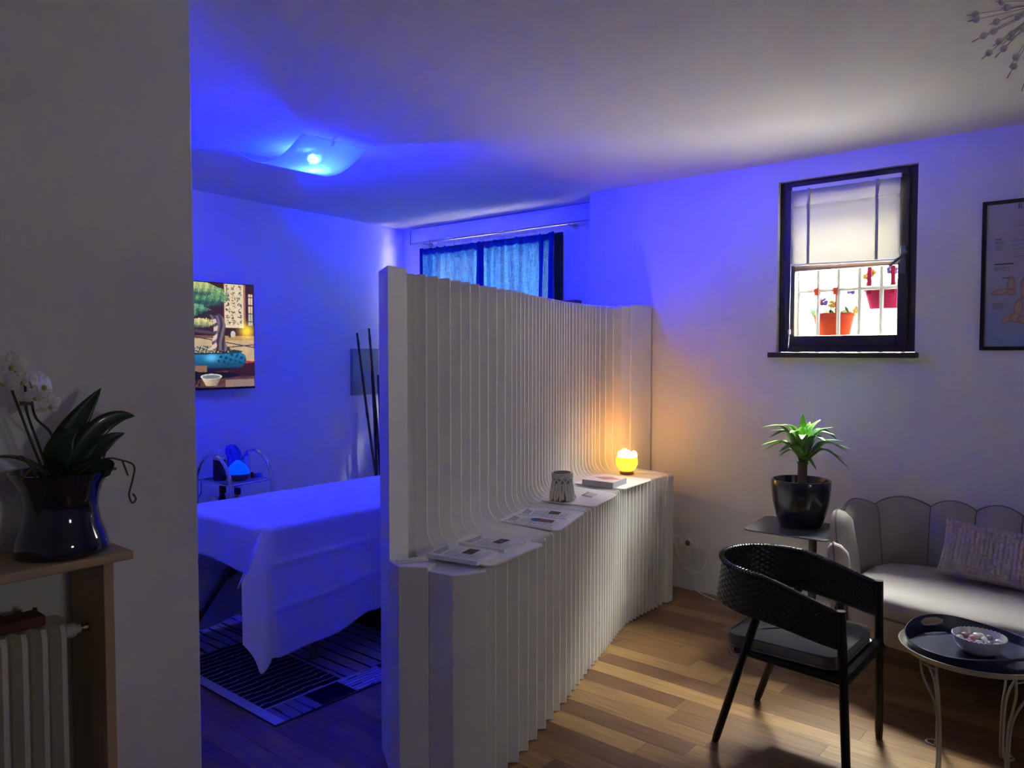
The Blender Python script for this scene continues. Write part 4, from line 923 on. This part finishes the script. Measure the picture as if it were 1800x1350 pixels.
# ------------------------------------------------------------------ wall screen with a bonsai picture
TVY = 5.085; tx0, tx1, tzz0, tzz1 = 1.735, 3.096, 1.290, 2.044
tv = empty('television', (2.41, TVY, tzz0), 'thin black television on the wall showing a bonsai tree', 'television')
MB().box((tx0, TVY, tzz0), (tx1, TVY+.028, tzz1)).build('screen_frame', 'black_plastic', tv, smooth=0, bev=.003)
MB().box((2.2, TVY+.028, 1.5), (2.6, TVY+.06, 1.85)).build('wall_mount', 'black_metal', tv, smooth=0)
def tvimg(u, v):
    # metres on the screen, measured from its right edge leftwards (X) and normalised height (V)
    r = np.random.default_rng(5)
    X = (1-u)*1.34; V = v                    # X: 0 at right edge
    W = 1-X/.455                             # 0..1 over the part seen past the wall, W<0 further left
    n1 = r.random((90, 60)); 
    def noise(k, s=0):
        a = np.sin(u*k*17.3+s)*np.cos(v*k*11.1+s*2.1)+np.sin(u*k*7.7-v*k*13.9+s)+np.cos(u*k*23.1+v*k*5.3+s*3)
        return a/3
    g0 = r.random(u.shape); grain = (g0+np.roll(g0, 1, 1)+np.roll(g0, 2, 1)+np.roll(np.roll(g0, 1, 0), 1, 1))/4
    grain = np.clip((grain-.5)*1.7+.5, 0, 1)
    c = np.ones(u.shape+(3,))*srgb(58, 34, 30)
    def put(m, k): c[m] = k
    put(V > .50, srgb(206, 178, 140)); t = (V > .50)
    put(t & (V < .545) & (W > .42), srgb(190, 150, 92)); put(t & (V < .53) & (W < .42), srgb(120, 84, 62))
    c[t] *= (1+.10*noise(3)[t])[:, None]
    put((np.abs(V-.565-.10*(W-.5)) < .005), srgb(70, 52, 60)); put((np.abs(V-.605+.06*(W-.7)) < .005) & (W > .5), srgb(80, 60, 64))
    # hanging scroll
    put((W > .485) & (W < .505) & (V < .45), srgb(170, 80, 40)); s = (W > .505) & (W < .83) & (V < .425)
    put(s, srgb(232, 214, 176)); put((W > .835) & (W < .86) & (V < .42), srgb(196, 128, 70))
    for cx_, col_ in ((.56, srgb(60, 50, 70)), (.655, srgb(120, 70, 60)), (.755, srgb(50, 44, 60))):
        for q in range(7):
            cy_ = .035+q*.056
            for st_ in range(5):
                ax, ay = r.uniform(-.032, .032), r.uniform(-.020, .020); an_ = r.choice([.1, 1.4, 2.3, .6])+r.uniform(-.2, .2); ln_ = r.uniform(.018, .042)
                dx_, dy_ = W-cx_-ax, (V-cy_-ay)*1.65; t_ = np.clip(dx_*math.cos(an_)+dy_*math.sin(an_), -ln_/2, ln_/2)
                put(s & ((dx_-t_*math.cos(an_))**2+(dy_-t_*math.sin(an_))**2 < .0058**2), col_)
    # lattice window and lamp
    wn = (W > .91) & (W < .985) & (V > .09) & (V < .40); put(wn, srgb(236, 200, 170)); put(wn & (V > .28), srgb(180, 190, 170))
    put(wn & ((np.abs(W-.95) < .005) | (np.abs((V*100) % 8-4) < .5)), srgb(70, 46, 40))
    g = np.exp(-(((W-.875)/.10)**2+((V-.455)/.06)**2)); c += g[..., None]*np.array([1.3, .85, .05])
    put(((W-.64)/.04)**2+((V-.485)/.032)**2 < 1, srgb(206, 200, 196)); put((W > .57) & (W < .60) & (V > .44) & (V < .52), srgb(60, 34, 30))
    # table in front
    tb = V > .80-.06*(W-.4); put(tb, srgb(96, 62, 52)); c[tb] *= (1+.25*np.sin(V*90+W*6+3*noise(2)))[tb][:, None]
    put((V > .745+.05*(W-.85)) & (V < .785+.06*(W-.85)) & (W > .84), srgb(190, 60, 40)); put(tb & (W > .55) & (V < .90), srgb(58, 30, 30)); put(tb & (V > .93) & (W > .5), srgb(150, 124, 116))
    # pot: wide glazed bowl on feet
    px = (W-.10)/.76; py = (V-.735)/.115
    put((((W-.12)/.62)**2+((V-.885)/.035)**2 < 1), srgb(24, 20, 34))
    body = (np.abs(px)**2.6+np.abs(py)**2.6 < 1); sh_ = np.clip(.5-.55*py, 0, 1)[..., None]
    glz = srgb(26, 44, 60)*(1-sh_)+srgb(44, 140, 196)*sh_; hl = np.exp(-((W-.28)/.10)**2-((V-.715)/.035)**2)[..., None]; glz = glz+hl*srgb(110, 200, 240)*.7
    c[body] = glz[body]; put(body & (noise(9, 2) > .22) & (W > .38) & (V < .78), srgb(24, 66, 80)); put(body & (V > .815), srgb(34, 30, 44)); put(body & (W < .2) & (V > .79), srgb(150, 108, 84))
    rim_ = ((W-.12)/.68)**2+((V-.655)/.028)**2 < 1; put(rim_, srgb(40, 62, 70))
    mound = (V > .60+.10*((W-.2)/.55)**2) & (V < .668) & (np.abs(W-.15) < .62); put(mound, srgb(52, 70, 52)); put(mound & (noise(14, 1) > .1), srgb(170, 160, 120)); put(mound & (noise(21, 4) > .35), srgb(220, 206, 196)); put(mound & (W > .35) & (noise(14, 1) <= .3), srgb(30, 50, 48))
    # trunk: S-curve
    cxv = np.interp(V, [.22, .28, .33, .40, .48, .56, .63], [.10, .30, .38, .42, .41, .40, .42]); wv_ = np.interp(V, [.22, .30, .40, .50, .60, .64], [.02, .10, .10, .09, .12, .20])
    tr = (np.abs(W-cxv) < wv_) & (V > .22) & (V < .645); k = np.sin((W-cxv)*70+V*22)[..., None]; c[tr] = (srgb(52, 44, 52)*(1-.5-.5*k)+srgb(128, 112, 116)*(.5+.5*k))[tr]
    lgt = tr & (W < cxv-wv_*.35) & (V > .34); put(lgt & (np.sin(V*80+W*30) > -.3), srgb(226, 196, 178))
    br = (np.abs(V-.305+.02*np.sin(W*6)) < .022) & (W < .38) & (W > -1.2); put(br, srgb(44, 36, 42)); br2 = (np.abs(V-.455-.02*np.sin(W*5)) < .014) & (W < .36) & (W > -.8); put(br2, srgb(84, 70, 76))
    # needle pads
    for (a_, b_, rx_, ry_, k1, k2) in ((.20, .125, .36, .10, (38, 104, 84), (150, 196, 120)), (.10, .06, .26, .07, (70, 120, 90), (206, 214, 130)), (.02, .255, .20, .05, (40, 96, 84), (120, 180, 130)), (.12, .385, .20, .045, (120, 130, 90), (230, 224, 150)), (-.6, .16, .5, .12, (38, 104, 84), (150, 196, 120)), (-.9, .36, .4, .08, (40, 96, 84), (150, 190, 120)), (-.25, .30, .3, .07, (38, 100, 84), (140, 190, 120))):
        d = ((W-a_)/rx_)**2+((V-b_)/ry_)**2+.35*noise(19, a_); m = d < 1
        k = np.clip(.42-.6*(V-b_)/ry_+.75*(grain-.5)+.25*np.sin(W*60+V*25), 0, 1)[..., None]; c[m] = (srgb(*k1)*(1-k)+srgb(*k2)*k)[m]
        m2 = m & (V > b_+ry_*.45) & (noise(27, b_) > 0); put(m2, srgb(24, 40, 52))
    # tea cup
    cup = (V > .895) & (V < .985) & (np.abs(W-.27) < .17-(V-.895)*.95); kk = np.clip((W-.10)/.34, 0, 1)[..., None]; c[cup] = (srgb(236, 212, 176)*(1-kk)+srgb(120, 96, 84)*kk)[cup]
    put(((W-.27)/.175)**2+((V-.895)/.026)**2 < 1, srgb(216, 214, 206)); put(((W-.27)/.145)**2+((V-.898)/.019)**2 < 1, srgb(122, 130, 138))
    put((W < .10) & (V > .84) & (noise(12, 6) > 0), srgb(30, 26, 36))
    c *= (.82+.36*grain)[..., None]
    return np.clip(c, 0, 2)
paint('picture', (tx0+.006, TVY-.0008, tzz1-.006), (tx1-tx0-.012, 0, 0), (0, 0, -(tzz1-tzz0-.022)), 400, 230, tvimg, 'tv_picture', tv)

# ------------------------------------------------------------------ meter cabinet and bamboo canes
WA = math.atan2(5.374-5.003, 3.75)
def wally(x): return 5.003+(x-1.2)*math.tan(WA)
mc = empty('meter_cabinet', (4.28, 5.29, 1.18), 'grey-green metal cabinet door on the back wall behind bamboo canes', 'cabinet door')
MB().prism([(4.125, wally(4.125)-.012), (4.455, wally(4.455)-.012), (4.455, wally(4.455)), (4.125, wally(4.125))], 1.185, 1.585).build('cabinet_frame', 'panel_metal', mc, smooth=0, bev=.002)
MB().prism([(4.137, wally(4.137)-.017), (4.443, wally(4.443)-.017), (4.443, wally(4.443)-.012), (4.137, wally(4.137)-.012)], 1.197, 1.573).build('cabinet_door', 'panel_metal', mc, smooth=0, bev=.002)
MB().tube([(4.285, wally(4.285)-.017, 1.355), (4.285, wally(4.285)-.028, 1.355)], .012, 12).box((4.26, wally(4.27)-.034, 1.350), (4.31, wally(4.27)-.028, 1.360)).build('latch', 'chrome', mc)
canes = [((4.29, 5.06, .001), (4.095, 5.16, 1.715)), ((4.31, 5.08, .001), (4.19, 5.12, 1.755)), ((4.32, 5.05, .001), (4.30, 5.10, 1.76)), ((4.19, 5.02, .001), (4.35, 5.08, 1.25)), ((4.24, 5.00, .001), (4.30, 5.14, 1.36)), ((4.26, 5.10, .001), (4.25, 5.16, 1.40))]
cn_lab = ['tall bamboo cane leaning furthest left before the cabinet door', 'tall bamboo cane second from the left before the cabinet door', 'tall bamboo cane standing nearest the partition edge', 'short bamboo cane crossing low behind the massage table', 'short bamboo cane beside the crossing one', 'middle bamboo cane in front of the cabinet door']
for (a, b), lb in zip(canes, cn_lab):
    a, b = Vector(a), Vector(b); n = 40; P = []; R = []
    bow = Vector((random.uniform(-.02, .02), 0, 0))
    for i in range(n+1):
        t = i/n; P.append(a.lerp(b, t)+bow*math.sin(PI*t)); R.append((.0120-.003*t)*(1.22 if i % 7 == 3 else 1))
    tag(MB().tube(P, R, 8).build('bamboo_cane', 'bamboo'), lb, 'cane', 'bamboo canes in the corner')

# ------------------------------------------------------------------ massage table under a white sheet
mt_ = empty('massage_table', (2.85, 3.53, 0), 'massage table on dark wooden legs beneath the draped white sheet', 'table')
AX0, AX1, AY0, AY1, AZ = 1.935, 3.78, 3.135, 3.895, .742
MB().box((AX0, AY0, AZ-.07), (AX1, AY1, AZ-.002)).build('padded_top', 'navy_pot', mt_, smooth=0, bev=.02)
MB().box((AX0+.02, AY0+.03, AZ-.13), (AX1-.02, AY1-.03, AZ-.07)).build('table_frame', 'brown_wood', mt_, smooth=0)
for x, s_ in ((AX0+.035, 1), (AX1-.035, -1)):
    for y in (AY0+.10, AY1-.05):
        MB().tube([(x+(s_*.30 if y < 3.5 else -s_*.10), y, .0101), (x+s_*.42, y, AZ-.10)], .020, 8).build('leg', 'brown_wood', mt_)
        MB().tube([(x+s_*.18, y, .33), (x+s_*.75, y, AZ-.11)], .012, 8).build('brace', 'brown_wood', mt_)
# sheet: flat cloth param draped over the edges, corners fall as cones
oU, oV, oVb = .215, .565, .70
Lx, Ly = AX1-AX0, AY1-AY0
def sheetf(u, v):
    a = -oU+u*(Lx+2*oU); b = -oV+v*(Ly+oV+oVb)
    da = -a if a < 0 else (a-Lx if a > Lx else 0); db = -b if b < 0 else (b-Ly if b > Ly else 0)
    ca, cb = min(max(a, 0), Lx), min(max(b, 0), Ly)
    sa = -1 if a < 0 else 1; sb = -1 if b < 0 else 1
    rho = math.hypot(da, db); x, y = AX0+ca, AY0+cb
    crease = .0025*math.exp(-((a-.62)/.012)**2)+.0025*math.exp(-((b-.40)/.012)**2)+.0025*math.exp(-((a-1.25)/.012)**2)
    z = AZ+.004+crease*.6+.0012*math.sin(a*17+b*23)
    if rho > 0:
        th = math.atan2(db, da); R = .022; s = min(rho, R*PI/2); ang = s/R
        outw = R*math.sin(ang); drop = R*(1-math.cos(ang))+max(0, rho-R*PI/2)
        fl_ = max(0, rho-.03)
        mid = math.sin(2*th)
        outw += .008+fl_*(.04+.55*abs(mid)**1.3*(1.25-.5*th/(PI/2)))
        if db > 0 and da == 0:
            outw += fl_*(.045*math.sin(ca*7.2+.8)+.035*math.sin(ca*15+2)+.06) + .012*math.exp(-((ca-.62)/.014)**2)+.009*math.exp(-((ca-.95)/.012)**2)+.010*math.exp(-((db-.17)/.012)**2)+.010*math.exp(-((db-.36)/.012)**2)
            drop += .03*math.sin(ca*5+1)*(db/.6)
        elif da > 0 and db == 0: outw += fl_*(.10*math.sin(cb*9+1)+.05)
        if da > 0 and db > 0:      # spare cloth at a corner folds out as a hanging fin
            q = min(da, db); x += sa*(.93*.80*q)+(sa*.010 if da > db else 0); y += sb*(.40*.80*q)+(sb*.022*min(1, db/.1) if db >= da else 0)
            if db >= da: drop = db*.985+.11*math.sin(PI*min(1, da/oU)**.7)*(db/oV)**2-.36*da*(db/oV); x += sa*.016*math.sin(PI*min(1, da/oU)*2)*(db/oV)
            else: drop = da*.985+.10*db
            y += sb*(.11*db)*(1-min(1, da/oU))*(1 if db >= da else 0)
            z -= max(0, drop-.006)
        else:
            x += sa*outw*math.cos(th) if da > 0 else 0; y += sb*outw*math.sin(th) if db > 0 else 0
            z -= drop*.995
        z = max(z, .012)
    return (x, y, z)
tag(MB().grid(sheetf, 230, 190).build('bed_sheet', 'sheet', smooth=80, solid=.0015), 'white sheet draped over the massage table with hanging corners', 'sheet')

# rug
rgm = empty('rug', (2.6, 3.44, 0), 'striped patchwork rug in dark and pale blocks under the massage table', 'rug')
RX0, RX1, RY0, RY1 = 1.755, 3.45, 2.765, 4.25
MB().box((RX0, RY0, .0005), (RX1, RY1, .009)).build('rug_body', 'rug_back', rgm, smooth=0)
def rugimg(u, v):
    a = u*(RX1-RX0); b = v*(RY1-RY0)
    dk, li, mv, bkk = np.array([.018, .018, .022]), np.array([.50, .49, .52]), np.array([.20, .16, .19]), np.array([.008, .008, .010])
    c = np.ones(u.shape+(3,))*dk
    wob = .004*np.sin(a*14)+.003*np.sin(a*31+b*9)
    ln = np.abs(((b+wob)/.046) % 1-.5) < .075
    c[ln] = li*.75
    m = (a > .46) & (a < .98) & (b > .16); c[m] = mv*1.7; m2 = m & (np.abs(((a+.5*wob)/.075) % 1-.5) < .075); c[m2] = bkk
    m = (a > .98) & (b > .16); c[m] = bkk; m2 = m & (np.abs(((b+wob)/.06) % 1-.5) < .10); c[m2] = li*.3
    m = (b > .95) & (a < .46); c[m] = li*.8; m2 = m & (np.abs(((a+wob)/.06) % 1-.5) < .10); c[m2] = bkk
    m = (np.abs(b-.16) < .006) & (a < .60); c[m] = li*.8
    f = b < .155
    q = f & (a < .235); c[q] = mv*1.1; q2 = q & (np.abs(((a+.5*wob)/.055) % 1-.5) < .07); c[q2] = bkk
    q = f & (a >= .235) & (a < .43); c[q] = bkk
    q = f & (a >= .43) & (a < .66); c[q] = li; q2 = q & (np.abs(((b+wob)/.024) % 1-.5) < .16); c[q2] = mv*.5
    q = f & (a >= .66) & (a < .95); c[q] = bkk; q = f & (a >= .95); c[q] = mv
    c[a < .05] = li*.95; m = (b < .006); c[m] = li*.35
    return c
paint('rug_pile', (RX0, RY0, .0094), (RX1-RX0, 0, 0), (0, RY1-RY0, 0), 260, 220, rugimg, 'rug_top', rgm)

# ------------------------------------------------------------------ chrome trolley and its contents
tr_ = empty('trolley', (2.77, 4.78, 0), 'chrome two-shelf trolley with arched handles by the back wall', 'trolley')
qa = [(2.600, 4.570), (2.935, 4.630), (2.905, 5.020), (2.570, 4.960)]   # front-left, front-right, back-right, back-left
for (A, B) in ((qa[0], qa[3]), (qa[1], qa[2])):
    m = MB(); P = [(A[0], A[1], .04), (A[0], A[1], .66)]
    for k in range(13):
        t = k/12; an = PI*t; P.append((A[0]+(B[0]-A[0])*(.5-.5*math.cos(an)), A[1]+(B[1]-A[1])*(.5-.5*math.cos(an)), .66+.215*math.sin(an)))
    P += [(B[0], B[1], .66), (B[0], B[1], .04)]
    m.tube(P, .0115, 10).build('arch', 'chrome', tr_)
for z in (.695, .32):
    MB().prism(qa, z-.006, z).build('shelf', 'clear_plastic', tr_, smooth=0)
    m = MB()
    for i in range(4): m.tube([(*qa[i], z-.006), (*qa[(i+1) % 4], z-.006)], .007, 8)
    m.build('shelf_rail', 'chrome', tr_)
for p in qa: MB().tube([(p[0]-.01, p[1], .02), (p[0]+.01, p[1], .02)], .02, 12).build('castor', 'black_plastic', tr_)
SZ1 = .6952
d1 = empty('aroma_diffuser', (2.765, 4.72, SZ1), 'glowing blue teardrop aroma diffuser with wooden base on the trolley', 'diffuser')
cD = (2.748, 4.74, SZ1)
MB().lathe([(.055, 0), (.066, .006), (.074, .022), (.076, .042)], cD, 28).build('diffuser_base', 'walnut', d1)
MB().lathe([(.076, .042), (.077, .050), (.070, .070), (.052, .095), (.032, .115), (.020, .128), (.014, .131), (.001, .131)], cD, 28, cap=False).build('diffuser_dome', 'diffuser_dome', d1)
MB().tube([(cD[0]+.045, cD[1]-.06, SZ1+.030), (cD[0]+.049, cD[1]-.066, SZ1+.030)], .006, 8).build('button', 'chrome', d1)
b1 = empty('black_bottle', (2.65, 4.80, SZ1), 'black pump bottle with a pale band at the back of the trolley', 'bottle')
cB = (2.660, 4.82, SZ1)
MB().lathe([(.040, 0), (.043, .004), (.041, .13), (.036, .145)], cB, 24).build('bottle_body', 'black_plastic', b1)
MB().lathe([(.0372, .135), (.0385, .148), (.034, .154), (.012, .160)], cB, 24).build('pale_band', 'clear_plastic', b1)
MB().tube([(cB[0], cB[1], SZ1+.155), (cB[0], cB[1], SZ1+.205)], .0045, 8).tube([(cB[0]-.018, cB[1], SZ1+.205), (cB[0]+.018, cB[1], SZ1+.203)], .0045, 8).build('pump', 'white_plastic', b1)
b2 = empty('clear_bottle', (2.90, 4.85, SZ1), 'tall translucent dropper bottle on the trolley', 'bottle')
cB = (2.868, 4.83, SZ1)
MB().lathe([(.022, 0), (.024, .004), (.024, .125), (.016, .140)], cB, 20).build('bottle_body', 'clear_plastic', b2)
MB().lathe([(.013, .140), (.013, .155), (.006, .162), (.005, .178)], cB, 14).build('nozzle', 'clear_blue', b2)
bgm = MB(); rr = random.Random(8)
def bagf(u, v):
    a = 2*PI*u; prof = [(.050, 0), (.056, .05), (.054, .09), (.044, .13), (.050, .17), (.036, .205), (.004, .215)]; k = v*(len(prof)-1); j = min(int(k), len(prof)-2); q = k-j
    r = prof[j][0]*(1-q)+prof[j+1][0]*q; z = prof[j][1]*(1-q)+prof[j+1][1]*q; r *= 1+v*(.22*math.sin(a*5+z*30)+.12*math.sin(a*9+z*50))
    return (2.828-.035*v+r*math.cos(a), 4.90+r*math.sin(a)*.8, SZ1+z*(1+.05*math.sin(a*3)*v))
tag(MB().grid(bagf, 48, 30).build('plastic_bag', 'blue_bag', smooth=50), 'crumpled blue plastic bag bundle behind the diffuser', 'bag')
tag(MB().lathe([(.011, 0), (.012, .003), (.012, .028), (.010, .032), (.010, .040)], (2.850, 4.735, SZ1), 14).build('small_bottle', 'amber'), 'tiny dark amber bottle beside the diffuser', 'bottle')
tag(MB().lathe([(.026, 0), (.028, .004), (.028, .024), (.026, .028), (.02, .029)], (2.895, 4.735, SZ1), 20).build('cream_jar', 'clear_blue'), 'small flat translucent jar at the trolley shelf edge', 'jar')
def spray(label, c, h, r, body, head):
    t = empty('spray_bottle', c, label, 'bottle', 'spray bottles on the trolley lower shelf')
    MB().lathe([(r, 0), (r*1.05, .005), (r*1.05, h*.55), (r*.5, h*.75), (r*.4, h*.82)], c, 20).build('bottle_body', body, t)
    MB().box((c[0]-.012, c[1]-.035, c[2]+h*.82), (c[0]+.012, c[1]+.018, c[2]+h*.97)).build('spray_head', head, t, smooth=0, bev=.003)
spray('pale spray bottle on the trolley lower shelf', (2.640, 4.86, .3205), .27, .034, 'clear_plastic', 'white_plastic')
spray('black spray bottle on the trolley lower shelf', (2.720, 4.90, .3205), .33, .040, 'black_plastic', 'black_plastic')
spray('yellowish spray bottle on the trolley lower shelf', (2.830, 4.90, .3205), .30, .036, 'petal_core', 'black_plastic')
tag(MB().tube(spline([(2.70, 4.85, .70), (2.60, 4.93, .69), (2.595, 4.95, .60), (2.57, 4.98, .52), (2.575, 4.99, .30), (2.58, 5.0, .02)], 5), .003, 6).build('diffuser_cord', 'black_plastic'), 'thin black cord hanging behind the trolley', 'cord')

# ------------------------------------------------------------------ ceiling lamp: bent glass sheet with a blue bulb
ll = empty('ceiling_lamp', (2.525, 3.655, HC), 'bent glass ceiling lamp glowing blue above the massage table', 'ceiling lamp')
LX0, LX1, LY0, LY1 = 2.33, 2.74, 3.36, 3.95
def glassf(u, v):
    y = LY0+(LY1-LY0)*v; s = math.sin(PI*v); return (LX0+(LX1-LX0)*u, y, HC-.012-.098*s**.9)
MB().grid(glassf, 12, 40).build('glass_shade', 'lamp_glass', ll, smooth=80, solid=.005)
MB().box((2.60, 3.57, HC-.03), (2.73, 3.74, HC)).build('lamp_base', 'white_plastic', ll, smooth=0, bev=.004)
MB().tube([(2.70, 3.655, HC-.040), (2.645, 3.655, HC-.040)], .014, 12).build('lamp_socket', 'white_plastic', ll)
MB().ball((2.605, 3.655, HC-.045), .026, 12, 8, sx=1.3).build('bulb', 'bulb_blue', ll)
for y in (LY0+.03, LY1-.03):
    MB().tube([(2.535, y, HC), (2.535, y, HC-.030)], .006, 8).build('glass_clip', 'chrome', ll)

for o in bpy.data.objects:
    for k in ('_w', '_p'):
        if k in o: del o[k]
